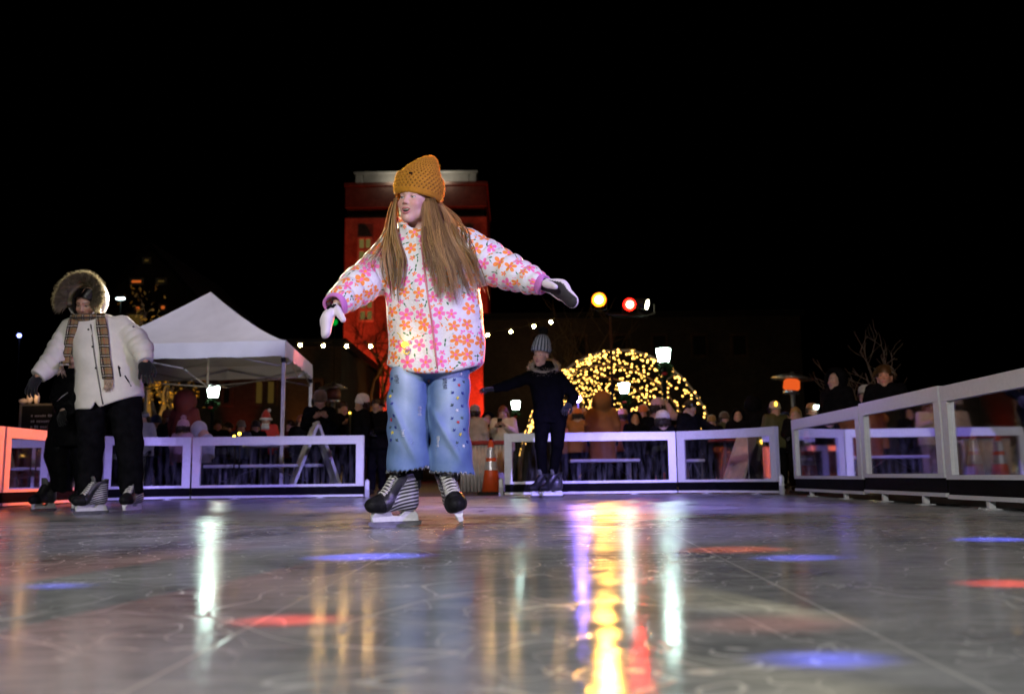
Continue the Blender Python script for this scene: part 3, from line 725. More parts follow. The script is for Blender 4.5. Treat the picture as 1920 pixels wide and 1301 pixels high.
def hand_mesh(name, M, mat_, parent, curl=.35, spread=.1, scale=1.0, mirror=False, res=.0032, thumb_in=.2, extra=None):
    """palm with four unequal bent fingers and a side thumb; local frame: wrist at 0, fingers along -z, palm facing -y, thumb to +x"""
    fx = (.031, .010, -.012, -.032); ln = (.072, .082, .076, .058); segs = []
    for i in range(4):
        b = Vector((fx[i], 0, -.088 + (.008 if i == 3 else 0))); dirx = (fx[i] / .032) * spread; a = 0.0; p = b; prev = None
        for j, fr in enumerate((.46, .30, .24)):
            a += curl * (.7, 1.0, .8)[j] * (1 + .12 * i); d = Vector((dirx * math.cos(a), -math.sin(a), -math.cos(a))); q = p + d * ln[i] * fr
            segs.append((p, q, (.0095, .0085, .0078)[j], (.0085, .0078, .0068)[j])); p = q
    t0 = Vector((.030, -.006, -.030)); t1 = t0 + Vector((.024, -.012, -.030)); t2 = t1 + Vector((.010 - thumb_in * .03, -.016, -.026)); t3 = t2 + Vector((.003 - thumb_in * .04, -.012, -.020))
    segs += [(t0, t1, .0135, .0115), (t1, t2, .0115, .0098), (t2, t3, .0098, .0078)]
    def fn(P):
        d = ell_(P, (0, 0, -.052), (.043, .0165, .052)); d = smin(d, cap_(P, (0, 0, .03), (0, 0, -.02), .027, .026, (1, 1.35, 1)), .02)
        for (a, b, ra, rb) in segs: d = smin(d, cap_(P, a, b, ra, rb), .006)
        return d
    V, Fc = sdf_mesh(fn, axis(-.075, .09, res), axis(-.11, .045, res), axis(-.20, .05, res))
    if mirror: V[:, 0] *= -1; Fc = Fc[:, ::-1]
    V = V * scale; A = np.array(M, np.float64); V = V @ A[:3, :3].T + A[:3, 3]
    return link_mesh(name, V, Fc, mat_, parent, True, True, attrs={'col': np.tile(np.array(extra, np.float32), (len(V), 1))} if extra else None)
def aim(p, d, palm):          # matrix: fingers along d, palm normal towards `palm`
    z = -Vector(d).normalized(); y = -(Vector(palm) - z * Vector(palm).dot(z)).normalized(); x = y.cross(z)
    m = Matrix((x, y, z)).transposed().to_4x4(); m.translation = Vector(p); return m
M_STEEL = mat('steel blade', (.55, .56, .58), .22, .9, .1); M_HOLD = mat('white blade holder', (.75, .75, .76), .35, var=.08, scale=60)
M_BOOTB = mat('black boot leather', (.012, .012, .013), .45, var=.4, scale=40, bump=.2); M_LACE = mat('white lace', (.62, .6, .55), .85, var=.15, scale=200)
def boot_mat(name, a, b_):
    if name in _mats: return _mats[name]
    m, t, b = new_mat(name); c = t.coord(); sv = t.attr('stripe', 'Fac')
    st = t.m('MULTIPLY', t.ramp(t.m('SINE', t.m('MULTIPLY', t.m('SUBTRACT', sv, 1.0), 360)), -.1, .5), t.m('GREATER_THAN', sv, .5))
    t.put(b.inputs['Base Color'], t.mix(st, a, b_)); b.inputs['Roughness'].default_value = .34
    t.put(b.inputs['Normal'], t.bump(t.m('ADD', t.m('MULTIPLY', st, .8), t.noise(c, 300, 2)), .25, .002)); _mats[name] = m; return m
M_BOOTS = boot_mat('striped skate boot', (.02, .02, .022), (.42, .42, .42)); M_BOOTD = boot_mat('dark skate boot', (.012, .012, .013), (.06, .06, .065))
def skate(parent, pos, toe, lean=0.0, pitch=0.0, style=None, fine=True, laces=True, scale=1.0):
    """ice skate: blade foot at pos, toe along the plan direction `toe`"""
    yaw = math.atan2(toe[0], -toe[1]); M = Matrix.Translation(Vector(pos)) @ Matrix.Rotation(yaw, 4, 'Z') @ Matrix.Rotation(R(pitch), 4, 'X') @ Matrix.Rotation(R(lean), 4, 'Y') @ Matrix.Scale(scale, 4)
    A = np.array(M); res = .005 if fine else .009
    def bootd(P):
        Q = P.copy(); Q[:, 0] = np.abs(Q[:, 0])
        d = ell_(Q, (0, -.108, .112), (.047, .075, .044)); d = smin(d, cap_(Q, (0, -.08, .118), (0, .045, .128), .043, .044), .03)
        d = smin(d, cap_(Q, (0, .052, .12), (0, .048, .275), .046, .052, (1.05, .85, 1)), .035); d = smin(d, cap_(Q, (0, -.078, .138), (0, .012, .262), .034, .042), .025)
        d = smax(d, .078 - P[:, 2], .008); d = smax(d, P[:, 2] - (.268 + .22 * (P[:, 1] - .02)), .004)
        d = np.maximum(d, -smax(cap_(Q, (0, .045, .2), (0, .045, .4), .043, .046, (1.05, .85, 1)), .2 - P[:, 2], .01))
        return d
    V, Fc = sdf_mesh(bootd, axis(-.07, .07, res), axis(-.2, .125, res), axis(.065, .33, res))
    st = np.where((V[:, 1] > -.075 + .6 * (V[:, 2] - .08)) & (np.abs(V[:, 0]) > .012) & (V[:, 2] < .25), 1 + V[:, 2] - .22 * V[:, 1] + 1.2 * (V[:, 1] - .02) ** 2, 0); BV = bvh_of(V, Fc)
    def put(V): return np.asarray(V) @ A[:3, :3].T + A[:3, 3]
    link_mesh('skate_boot', put(V), Fc, style or M_BOOTS, parent, True, True, attrs={'stripe': st.astype(np.float32)})
    def toed(P):
        return smax(bootd(P) - .0035, P[:, 1] + .092 + .3 * (P[:, 2] - .11), .004)
    V, Fc = sdf_mesh(toed, axis(-.07, .07, res), axis(-.2, -.06, res), axis(.06, .19, res)); link_mesh('toe_cap', put(V), Fc, M_BOOTB, parent, True, True)
    h = MB(); prof = [(-.145, .030), (-.150, .052), (-.138, .079), (-.055, .079), (-.035, .058), (.005, .055), (.025, .079), (.085, .079), (.105, .060), (.112, .030)]
    n = len(prof); vs = [(-.011 - .014 * (z > .07), y, z) for y, z in prof] + [(.011 + .014 * (z > .07), y, z) for y, z in prof]
    h.add(vs, [tuple(range(n))[::-1], tuple(range(n, 2 * n))] + [(i, (i + 1) % n, (i + 1) % n + n, i + n) for i in range(n)], M=M); h.build('blade_holder', M_HOLD, parent, True)
    b = MB(); prof = [(-.165, .030), (-.168, .018), (-.158, .006), (-.13, .001), (-.05, 0), (.06, 0), (.11, .003), (.13, .012), (.132, .030)]; n = len(prof)
    b.add([(-.002, y, z) for y, z in prof] + [(.002, y, z) for y, z in prof], [tuple(range(n))[::-1], tuple(range(n, 2 * n))] + [(i, (i + 1) % n, (i + 1) % n + n, i + n) for i in range(n)], M=M); b.build('blade', M_STEEL, parent, True)
    tg = MB(); path = [(0, -.065, .168), (0, -.03, .205), (0, -.022, .25), (0, -.022, .285), (0, -.032, .308)]
    tg.tube([M @ Vector(p) for p in path], [.022, .028, .033, .034, .028], 12, flat=.3, side=M.to_3x3() @ Vector((1, 0, 0))); tg.build('tongue', mat('grey felt tongue', (.10, .10, .10), .9), parent, True)
    if laces:
        l = MB(); rows = 8
        def front(u, x):                          # point on the lacing, u 0 (toe) .. 1 (ankle), found on the boot itself
            c = Vector((0, -.062, .118)).lerp(Vector((0, .022, .252)), u); n = Vector((x / .036 * .75, -.62 - .25 * u, .78 - .5 * u)).normalized()
            h = BV.ray_cast(c + n * .16, -n); q = h[0] if h[0] is not None else c + n * .045
            return M @ (q + n * .0032)
        for i in range(rows):
            u = i / (rows - 1); w_ = .031 + .004 * math.sin(i); u2 = min(1, u + .09)
            for s in (1, -1):
                l.tube([front(u + (u2 - u) * k / 6, s * (-w_ + 2 * w_ * k / 6)) + (M.to_3x3() @ Vector((0, -.003 * (s > 0), 0))) for k in range(7)], .0044 * scale, 5)
        top = M.inverted() @ front(1, 0); lp = lambda *ps: l.tube([M @ (top + Vector(p)) for p in ps], .0044 * scale, 5)
        lp((0, 0, 0), (-.018, -.012, .012), (-.042, -.018, -.004), (-.046, -.020, -.035), (-.026, -.018, -.040), (-.008, -.008, -.012), (0, 0, 0))
        lp((0, 0, 0), (.020, -.014, .010), (.040, -.020, -.012), (.036, -.024, -.045), (.020, -.02, -.04), (.006, -.008, -.012), (0, 0, 0))
        lp((0, 0, 0), (-.012, -.018, -.03), (-.022, -.022, -.07), (-.034, -.024, -.098)); lp((0, 0, 0), (.010, -.016, -.03), (.028, -.022, -.075), (.032, -.03, -.115))
        l.build('laces', M_LACE, parent, True)
def spikes(mb, pts, nrms, ln, w_, rr, droop=0.0, spread=.6):
    for p, n in zip(pts, nrms):
        p = Vector(p); n = Vector(n); d = (n + Vector((rr.uniform(-1, 1), rr.uniform(-1, 1), rr.uniform(-1, 1))) * spread).normalized(); L = ln * rr.uniform(.55, 1.25)
        a = d.cross(Vector((rr.uniform(-1, 1), rr.uniform(-1, 1), rr.uniform(-1, 1)))).normalized() * w_ * .5
        e = p + d * L + Vector((0, 0, -droop * L)); mid = p + d * L * .55
        mb.add([p - a, p + a, mid + a * .7, mid - a * .7, e], [(0, 1, 2, 3), (3, 2, 4)])
# ------------------------------------------------------------------ the skater in the flowered jacket
GY = 4.7
def gp(px, py, dy=0.0): return W(px, py, GY + dy)
def flower_fabric():
    m, t, b = new_mat('flower print fabric'); p = t.attr('pat')
    def layer(scale, rnd, size, off):
        v = t.vm('ADD', t.vm('SCALE', p, scale), off)
        vo = t.node('ShaderNodeTexVoronoi', voronoi_dimensions='2D', feature='F1'); vo.inputs['Scale'].default_value = 1; vo.inputs['Randomness'].default_value = rnd; t.put(vo.inputs['Vector'], v)
        loc = t.vm('SUBTRACT', v, vo.outputs['Position']); x, y, _ = t.xyz(loc)[:3]; cr, cg, cb = t.xyz(vo.outputs['Color'])[:3]
        return loc, x, y, cr, cg, cb
    def flower(scale, rnd, size, off):
        loc, x, y, cr, cg, cb = layer(scale, rnd, size, off)
        th = t.m('ADD', t.m('ARCTAN2', y, x), t.m('MULTIPLY', cr, 6.28)); r = t.vm('LENGTH', loc)
        s = t.m('MULTIPLY', t.m('ADD', .78, t.m('MULTIPLY', cb, .36)), size)
        pet = t.m('POWER', t.m('ABSOLUTE', t.m('COSINE', t.m('MULTIPLY', th, 2.5))), .62)
        rad = t.m('MULTIPLY', s, t.m('ADD', .12, t.m('MULTIPLY', pet, .88)))
        rel = t.m('DIVIDE', r, rad)
        mask = t.ramp(rel, .93, 1.03, 1, 0); cen = t.ramp(t.m('DIVIDE', r, s), .19, .23, 1, 0)
        return mask, cen, cg, r, s
    white = (.74, .72, .735); orange = (.93, .27, .035); pink = (.90, .17, .45); green = (.02, .16, .055)
    col = white
    # leaves: pairs of small ellipses
    for i, (sc, off) in enumerate(((19.0, (3.3, 1.7, 0)), (16.0, (8.1, 5.2, 0)))):
        loc, x, y, cr, cg, cb = layer(sc, .9, 0, off); a = t.m('MULTIPLY', cr, 6.28); ca, sa = t.m('COSINE', a), t.m('SINE', a)
        lx = t.m('ADD', t.m('MULTIPLY', x, ca), t.m('MULTIPLY', y, sa)); ly = t.m('SUBTRACT', t.m('MULTIPLY', y, ca), t.m('MULTIPLY', x, sa))
        lx2 = t.m('SUBTRACT', t.m('ABSOLUTE', lx), .16)
        e = t.m('ADD', t.m('POWER', t.m('ABSOLUTE', t.m('DIVIDE', lx2, .15)), 2), t.m('POWER', t.m('ABSOLUTE', t.m('DIVIDE', ly, .065)), 2))
        col = t.mix(t.m('MULTIPLY', t.ramp(e, .85, 1.1, 1, 0), t.m('GREATER_THAN', cg, .25)), col, green)
    for sc, rnd, size, off, thin in ((19.0, .8, .31, (1.5, 4.2, 0), .15), (12.6, .6, .43, (0, 0, 0), .02)):
        mask, cen, cg, r, s = flower(sc, rnd, size, off)
        keep = t.m('GREATER_THAN', cg, thin) if thin > .1 else 1.0
        is_o = t.m('GREATER_THAN', cg, .46 if thin < .1 else .45)
        # a clear halo so nothing touches a big flower
        if thin < .1: col = t.mix(t.ramp(t.m('DIVIDE', r, s), 1.05, 1.2, 1, 0), col, white)
        fc = t.mix(is_o, pink, orange); cc = t.mix(is_o, orange, pink)
        col = t.mix(t.m('MULTIPLY', mask, keep), col, t.mix(cen, fc, cc))
    t.put(b.inputs['Base Color'], col); b.inputs['Roughness'].default_value = .55; b.inputs['Sheen Weight'].default_value = .15
    c = t.coord(); h = t.m('ADD', t.m('MULTIPLY', t.noise(c, 16, 4, .6, 1.0), .8), t.m('MULTIPLY', t.noise(c, 55, 3), .25))
    t.put(b.inputs['Normal'], t.bump(h, .8, .014)); return m
M_FLOWER = flower_fabric()
GIRL = thing('person', 'central skater in a flower print jacket and mustard knit hat, arms held out', 'person', (gp(790, 985).x, GY, 0))
# --- jacket
ARL = [gp(742, 468, .02), gp(712, 508, -.03), gp(672, 538, -.12), gp(634, 568, -.26)]; RRL = [.100, .101, .088, .064]
ARR = [gp(872, 466, .02), gp(912, 492, 0), gp(955, 510, -.05), gp(1010, 531, -.14)]; RRR = [.106, .105, .086, .057]
def lev(py, l, r, ry, dy=0.0): a, b_ = gp(l, py, dy), gp(r, py, dy); return (a.z, (a.x + b_.x) / 2, GY + dy, (b_.x - a.x) / 2, ry)
TORSO = [lev(720, 726, 908, .165), lev(690, 726, 908, .165), lev(630, 726, 904, .172), lev(570, 724, 899, .170), lev(520, 722, 894, .160), lev(480, 724, 888, .140), lev(452, 738, 876, .115), lev(435, 752, 862, .095), lev(424, 766, 842, .08)]
gcx = gp(815, 690).x
def sleeve_puff(P, pts, amp, n, seed):
    L, A, _ = chain_t(P, pts); tot = sum((pts[i + 1] - pts[i]).length for i in range(len(pts) - 1)); t_ = L / tot
    w_ = wob(P, 7, seed) * .35
    return amp * (np.abs(np.sin(math.pi * (t_ * n + w_ + .12 * np.sin(A * 2 + seed)))) ** .55 - .6) * np.clip((t_ - .06) * 6, 0, 1) * np.clip((1.02 - t_) * 8, .2, 1)
NECK_ = 0
def jacket_parts(P):
    d0 = loft_(P, TORSO, 2.35); d1 = chain(P, ARL, RRL, sm=.02); d2 = chain(P, ARR, RRR, sm=.02)
    return d0, d1, d2
NECK = gp(796, 440, .0)
def jacket_sdf(P):
    d0, d1, d2 = jacket_parts(P)
    d0 = d0 - .008 * wob(P * npv((1, 1, .55)), 16, 3) - .006 * np.maximum(0, wob(P * npv((1.6, 1, .7)), 26, 13))  - .004 * np.sin(P[:, 0] * 46 + P[:, 2] * 9 + wob(P, 6, 9) * 2.4) * np.clip((1.35 - P[:, 2]) * 3, 0, 1)
    d1 = d1 - sleeve_puff(P, ARL, .015, 6.5, 1) - .009 * np.abs(wob(P, 22, 4)); d2 = d2 - sleeve_puff(P, ARR, .015, 7.5, 2) - .009 * np.abs(wob(P, 22, 5))
    # sleeve ends cut square
    for pts, which in ((ARL, 1), (ARR, 2)):
        a, b_ = npv(pts[-2]), npv(pts[-1]); u = (b_ - a) / np.linalg.norm(b_ - a); e = (P - b_) @ u - .012; far = np.linalg.norm(P - b_, axis=1) < .3
        if which == 1: d1 = np.where(far, smax(d1, e, .012), d1); d1 = np.where(far, smax(d1, -np.maximum(cap_(P, a, b_ + u * .1, RRL[-1] - .014), -(e + .05)), .006), d1)
        else: d2 = np.where(far, smax(d2, e, .012), d2); d2 = np.where(far, smax(d2, -np.maximum(cap_(P, a, b_ + u * .1, RRR[-1] - .012), -(e + .05)), .006), d2)
    d = smin(smin(d0, d1, .035), d2, .035)
    col = np.abs(np.sqrt(((P[:, 0] - NECK.x + .022) / 1.08) ** 2 + ((P[:, 1] - NECK.y + .02)) ** 2) - (.088 + .18 * (P[:, 2] - NECK.z))) - .010
    col = smax(col, np.abs(P[:, 2] - NECK.z - .008 + .52 * (P[:, 0] - NECK.x + .04) - .50 * (P[:, 1] - NECK.y)) - .046, .012); d = smin(d, col, .02)
    d = np.maximum(d, -smax(np.hypot(P[:, 0] - NECK.x + .02, P[:, 1] - NECK.y + .02) - .072, NECK.z - .06 - P[:, 2], .01))
    hem = .742 + .058 * np.abs((P[:, 0] - gcx) / .24) ** 2.2; d = smax(d, hem - P[:, 2], .014)
    inner = smax(d0 + .022, P[:, 2] - (hem + .10), .02); d = smax(d, -inner, .006)
    return d
def girl_jacket():
    V, Fc = sdf_mesh(jacket_sdf, axis(gp(606, 560).x - .02, gp(1032, 540).x, .0058), axis(GY - .42, GY + .24, .0062), axis(.70, 1.58, .0058))
    Vf = V.astype(np.float32); d0, d1, d2 = jacket_parts(Vf); w_ = np.argmin(np.stack([d0, d1, d2 ]), 0)
    th = np.arctan2(V[:, 0] - gcx, -(V[:, 1] - GY)); pat = np.stack([th * .185, V[:, 2], 0 * th], 1)
    for k, pts in ((1, ARL), (2, ARR)):
        L, A, _ = chain_t(Vf, pts); m = w_ == k; pat[m] = np.stack([L[m] + 3 * k + .37, A[m] * .095 + 2 * k, 0 * L[m]], 1)
    o = link_mesh('jacket', V, Fc, M_FLOWER, GIRL, True, True, attrs={'pat': pat})
    return o, bvh_of(V, Fc)
JK, JBV = girl_jacket()
def shoot(bv, px, py, back=0.0):
    d = ray(px, py).normalized(); h = bv.ray_cast(Vector((0, 0, H)), d)
    return (h[0] - d * back, h[1]) if h[0] is not None else (None, None)
def front_y(bv, p, off):
    h = bv.ray_cast(Vector((p.x, p.y - 1.2, p.z)), Vector((0, 1, 0)))
    if h[0] is not None and h[0].y - off < p.y: return Vector((p.x, h[0].y - off, p.z))
    return p
z_ = MB(); pts = []
for a, b_ in ((789, 446), (790, 462), (795, 500), (799, 530), (803, 560), (808, 590), (812, 620), (815, 650), (819, 680), (821, 699)):
    h, n = shoot(JBV, a, b_, .003)
    if h: pts.append(h)
z_.tube(pts, .0048, 6, flat=.5); z_.build('zipper', mat('pink zipper', (.55, .16, .20), .4, .1), JK, True)
for nm, pts, r_, seed in (('cuff', ARL, .058, 1), ('cuff', ARR, .050, 2)):
    a, b_ = pts[-2], pts[-1]; u = (b_ - a).normalized(); c_ = MB(); n = 28; prof = [(-.05, .94), (-.01, 1.0), (.0, 1.06), (.012, 1.04), (.022, 1.06), (.034, 1.03), (.042, .9), (.03, .78)]
    s1, s2 = frame_of(u); vs = []
    for (z, k) in prof:
        for j in range(n): t_ = 6.2832 * j / n; rr_ = r_ * k * (1 + .03 * math.sin(j * 7)); vs.append(b_ + u * (z + .008 * math.sin(t_ * 2 + seed)) + (s1 * math.cos(t_) + s2 * math.sin(t_)) * rr_)
    c_.add(vs, [(i * n + j, i * n + (j + 1) % n, (i + 1) * n + (j + 1) % n, (i + 1) * n + j) for i in range(len(prof) - 1) for j in range(n)], 0, True); c_.build('cuff', mat('orchid pink rib knit', (.55, .17, .52), .85, bump=.6, bscale=160, sheen=.3), JK, True)
# --- mittens
def mitten_mat():
    m, t, b = new_mat('white mitten with dark palm'); c = t.coord()
    t.put(b.inputs['Base Color'], t.mix(t.attr('palm', 'Fac'), (.74, .66, .72), (.016, .013, .018))); b.inputs['Roughness'].default_value = .7
    t.put(b.inputs['Normal'], t.bump(t.noise(c, 70, 4), .4, .004)); return m
M_MIT = mitten_mat()
def mitten(base, tip, thumb0, thumb1, nrm, w_, th, dark, bend):
    base, tip, thumb0, thumb1 = map(Vector, (base, tip, thumb0, thumb1)); u = (tip - base).normalized(); nrm = Vector(nrm); nrm = (nrm - u * nrm.dot(u)).normalized(); s = u.cross(nrm)
    k1, k2 = base.lerp(tip, .45) + bend, tip; Mx = np.array([tuple(s), tuple(u), tuple(nrm)], np.float32).T
    def fn(P):
        q = (P - npv(base)) @ Mx
        def seg(a, b_, ra, rb):
            A_ = (npv(a) - npv(base)) @ Mx; B_ = (npv(b_) - npv(base)) @ Mx; return cap_(q, A_, B_, ra, rb, (1, 1, w_ / th))
        d = smin(seg(base, k1, w_ * .75, w_), seg(k1, k2 - u * w_ * .8, w_, w_ * .82), .03) * .75
        d = smin(d, cap_(P, thumb0, thumb1, .021, .014), .012)
        return d - .0022 * wob(P, 60, 6)
    lo = [min(base[i], tip[i], thumb0[i], thumb1[i]) - .075 for i in range(3)]; hi = [max(base[i], tip[i], thumb0[i], thumb1[i]) + .075 for i in range(3)]
    V, Fc = sdf_mesh(fn, *[axis(lo[i], hi[i], .0038) for i in range(3)])
    q = (V - np.array(base)) @ Mx.astype(np.float64); dt = cap_(V.astype(np.float32), thumb0, thumb1, .021, .014)
    pal = ((q[:, 2] > th * .30) & (dt > .006)).astype(np.float32) if dark else 0 * q[:, 0]
    link_mesh('mitten', V, Fc, M_MIT, GIRL, True, True, attrs={'palm': pal})
mitten(gp(628, 578, -.28), gp(608, 634, -.34), gp(632, 580, -.31), gp(643, 599, -.35), (.9, .45, .1), .040, .026, False, Vector((-.014, -.01, .012)))
mitten(gp(1018, 533, -.15), gp(1083, 571, -.24), gp(1024, 532, -.20), gp(1041, 538, -.255), (-.30, -.93, -.38), .043, .024, True, Vector((.012, 0, .020)))
MB().tube([gp(624, 573, -.33) + Vector((.01 * math.cos(a / 3), .0, .006 * math.sin(a))) for a in range(8)] + [gp(613, 579, -.33)], .006, 6).build('hook_strap', mat('black strap', (.012, .012, .012), .6), GIRL, True)
# --- jeans
LGL = [gp(776, 685), gp(769, 770, -.03), gp(767, 840, -.03), gp(766, 900, -.02)]; LGR = [gp(840, 685), gp(843, 770, -.02), gp(846, 840, -.01), gp(849, 900, 0)]
def leg_levels(rows, dy): return [lev(py, l, r, ry, dy) for py, l, r, ry in rows]
JL = leg_levels([(660, 748, 822, .125), (700, 733, 808, .125), (740, 730, 803, .118), (790, 728, 804, .115), (840, 727, 806, .12), (895, 725, 812, .128)], -.02)
JR = leg_levels([(660, 800, 872, .125), (700, 803, 880, .125), (740, 806, 880, .118), (790, 807, 880, .115), (840, 806, 883, .12), (897, 805, 891, .13)], .01)
def hemz(P): return np.where(P[:, 0] < gp(807, 880).x, gp(766, 883, -.12).z + .22 * np.abs(P[:, 0] - gp(768, 880).x) * (P[:, 0] > gp(768, 880).x), gp(848, 886, -.11).z - .07 * (P[:, 0] - gp(848, 886).x)) + .004 * np.sin(P[:, 0] * 260) 
def jeans_sdf(P):
    a, b_ = loft_(P, JL, 2.6), loft_(P, JR, 2.6)
    w1 = .009 * wob(P * npv((1, 1, .6)), 19, 21)
    fold = .020 * np.exp(-((P[:, 0] - gp(757, 800).x - (P[:, 2] - gp(757, 800).z) * -.45) / .02) ** 2) * np.exp(-((P[:, 2] - gp(757, 800).z) / .14) ** 2)
    fold2 = .020 * np.exp(-((P[:, 0] - gp(835, 810).x - (P[:, 2] - gp(835, 810).z) * -.6) / .022) ** 2) * np.exp(-((P[:, 2] - gp(835, 810).z) / .15) ** 2)
    hips = loft_(P, [lev(640, 750, 872, .12), lev(690, 738, 876, .128), lev(700, 734, 879, .13), lev(712, 750, 865, .10)], 2.4)
    a = a + .004 * np.exp(-((P[:, 0] - gp(804, 800).x) / .022) ** 2) - w1 - fold - .004 * np.sin(P[:, 2] * 42 + P[:, 0] * 30 + wob(P, 5, 2) * 3); b_ = b_ + .004 * np.exp(-((P[:, 0] - gp(808, 800).x) / .022) ** 2) - w1 - fold2 - .004 * np.sin(P[:, 2] * 38 - P[:, 0] * 34 + wob(P, 5, 8) * 3)
    o = smin(a, b_, .024); d = smin(o, hips, .02); hz = hemz(P); d = smax(d, hz - P[:, 2], .003)
    inn = smax(np.minimum(a, b_) + .010, P[:, 2] - (hz + .16), .01); return smax(d, -inn, .003)
def denim():
    m, t, b = new_mat('faded blue denim'); c = t.coord(); x, y, z = t.xyz(c)[:3]
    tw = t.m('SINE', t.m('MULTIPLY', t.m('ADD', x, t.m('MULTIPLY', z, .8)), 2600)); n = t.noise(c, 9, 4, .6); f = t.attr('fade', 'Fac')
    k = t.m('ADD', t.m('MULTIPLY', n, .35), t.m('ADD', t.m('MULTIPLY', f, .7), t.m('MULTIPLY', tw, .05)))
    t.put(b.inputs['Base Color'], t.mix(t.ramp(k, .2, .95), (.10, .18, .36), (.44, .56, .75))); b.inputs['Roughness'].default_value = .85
    t.put(b.inputs['Normal'], t.bump(t.m('ADD', t.noise(c, 420, 2), t.m('MULTIPLY', t.noise(c, 24, 4), 1.6)), .45, .004)); return m
def girl_jeans():
    V, Fc = sdf_mesh(jeans_sdf, axis(gp(718, 800).x, gp(900, 800).x, .0055), axis(GY - .19, GY + .19, .0065), axis(.22, .88, .0055))
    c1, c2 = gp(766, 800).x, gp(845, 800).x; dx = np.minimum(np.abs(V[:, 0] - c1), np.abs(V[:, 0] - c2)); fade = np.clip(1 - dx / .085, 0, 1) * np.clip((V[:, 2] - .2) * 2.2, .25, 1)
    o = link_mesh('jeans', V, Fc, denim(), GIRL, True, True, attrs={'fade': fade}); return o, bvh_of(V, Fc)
JN, JNB = girl_jeans()
cols = [mat('red thread', (.55, .02, .03), .7), mat('yellow thread', (.75, .62, .05), .7), mat('white thread', (.7, .7, .75), .7), mat('navy thread', (.02, .035, .22), .7), mat('slate thread', (.05, .09, .10), .7)]
def decal(px, py, rot, kind, ci, s):
    h, n = shoot(JNB, px, py, 0)
    if h is None: return
    a = Vector((1, 0, 0)); a = (a - n * a.dot(n)).normalized(); b_ = n.cross(a); o = MB(); pts = []
    if kind == 'star':
        for i in range(10): t_ = rot + i * math.pi / 5; r_ = s * (1 if i % 2 == 0 else .38); pts.append((r_ * math.cos(t_), r_ * math.sin(t_)))
        polys = [pts]
    else:
        polys = []
        for da in (-.75, 0, .75):
            t_ = rot + da; d = (math.cos(t_), math.sin(t_)); e = (-d[1], d[0]); L = s * (1.25 if da == 0 else 1.0)
            polys.append([(d[0] * L * u + e[0] * s * v_, d[1] * L * u + e[1] * s * v_) for u, v_ in ((0, 0), (.4, .2), (.75, .17), (1, 0), (.75, -.17), (.4, -.2))])
    for pl in polys:
        k = len(pl); q = [h + a * x + b_ * y for x, y in pl]
        o.add([p + n * .0035 for p in q] + [p - n * .012 for p in q], [tuple(range(k))] + [(i, (i + 1) % k, (i + 1) % k + k, i + k)[::-1] for i in range(k)])
    o.build('embroidery', cols[ci], JN, True)
for px, py, ci in ((860.5, 722, 0), (858, 746, 1), (857, 769, 2), (859, 791.5, 0), (863, 814, 1), (869, 836, 2), (864, 701, 2), (731.5, 720, 0), (732, 743, 1), (734, 787, 0), (736, 811, 1)): decal(px, py, px * 1.3, 'star', ci, .0100)
for i, (px, py) in enumerate(((853, 714), (868, 717), (850, 738), (866, 739), (849, 761), (865, 763), (849, 786), (865, 785), (853, 808), (869, 807), (858, 832), (875, 830), (736, 712), (735, 735), (736, 758), (738, 780), (733, 803), (741, 803), (734, 827), (743, 827))): decal(px, py, (2.2 if i % 2 == 0 else .9), 'leaf', 3 + (i % 3 == 1), .0125)
rp = MB(); rr = random.Random(4)
for px, py, w_, hgt, dk in ((744, 713, 7, 18, 1), (834, 721, 8, 22, 1), (787, 773, 6, 20, 0), (755, 813, 6, 13, 0), (821, 830, 5, 22, 0)):
    k = int(hgt / 2.6)
    for i in range(k):
        y = py - hgt / 2 + i * 2.6; h1, n = shoot(JNB, px - w_ / 2 + rr.uniform(-1, 1), y, .0015); h2, _ = shoot(JNB, px + w_ / 2 + rr.uniform(-1, 1), y + rr.uniform(-.5, .5), .0015)
        if h1 and h2: rp.tube([h1, (h1 + h2) / 2 + n * .001, h2], .0018, 4, 1 if dk else 0)
rp.build('ripped_patch', [mat('frayed white thread', (.62, .64, .68), .9), mat('dark worn thread', (.05, .055, .07), .9)], JN, True)
fr_ = MB(); rr = random.Random(6)
for legl, cxp in ((JL, 767), (JR, 848)):
    for i in range(420):
        a = rr.random() * 6.283; z0 = legl[0][0] if False else None
        l = sorted(legl)[0]; l2 = sorted(legl)[1]
        x = l[1] + l[3] * math.cos(a) * .985; y = l[2] + l[4] * math.sin(a) * .985
        hz = float(hemz(np.array([[x, y, 0]], np.float32))[0]); p = Vector((x, y, hz + .006)); d = Vector((rr.uniform(-.5, .5), rr.uniform(-.5, .5), -1)).normalized() * rr.uniform(.006, .020)
        e = Vector((rr.uniform(-1, 1), rr.uniform(-1, 1), 0)) * .0012; fr_.add([p - e, p + e, p + d], [(0, 1, 2)])
fr_.build('frayed_hem', mat('frayed white thread', (.62, .64, .68), .9), JN, True)
# --- leggings in the boots and the skates
lg = MB()
SKL, SKR = G(762, 981), G(866, 985)
TL, TR_ = Vector((-.84, -.54, 0)).normalized(), Vector((.12, -1, 0)).normalized()
PL, PR = Vector((SKL.x, GY - .02, 0)), Vector((SKR.x, GY + .01, 0))
ANL, ANR = PL - TL * .068 + Vector((.012, 0, .235)), PR - TR_ * .055 + Vector((-.062, 0, .235))
lg.tube([gp(772, 820), gp(774, 872), ANL], [.062, .058, .050], 14); lg.tube([gp(847, 820), gp(849, 872), ANR], [.062, .058, .050], 14)
lg.build('legging', mat('black legging', (.01, .01, .011), .8), GIRL, True)
skate(GIRL, PL, TL, 3, 0, scale=.97)
skate(GIRL, PR, TR_, -17, 0, scale=1.04)
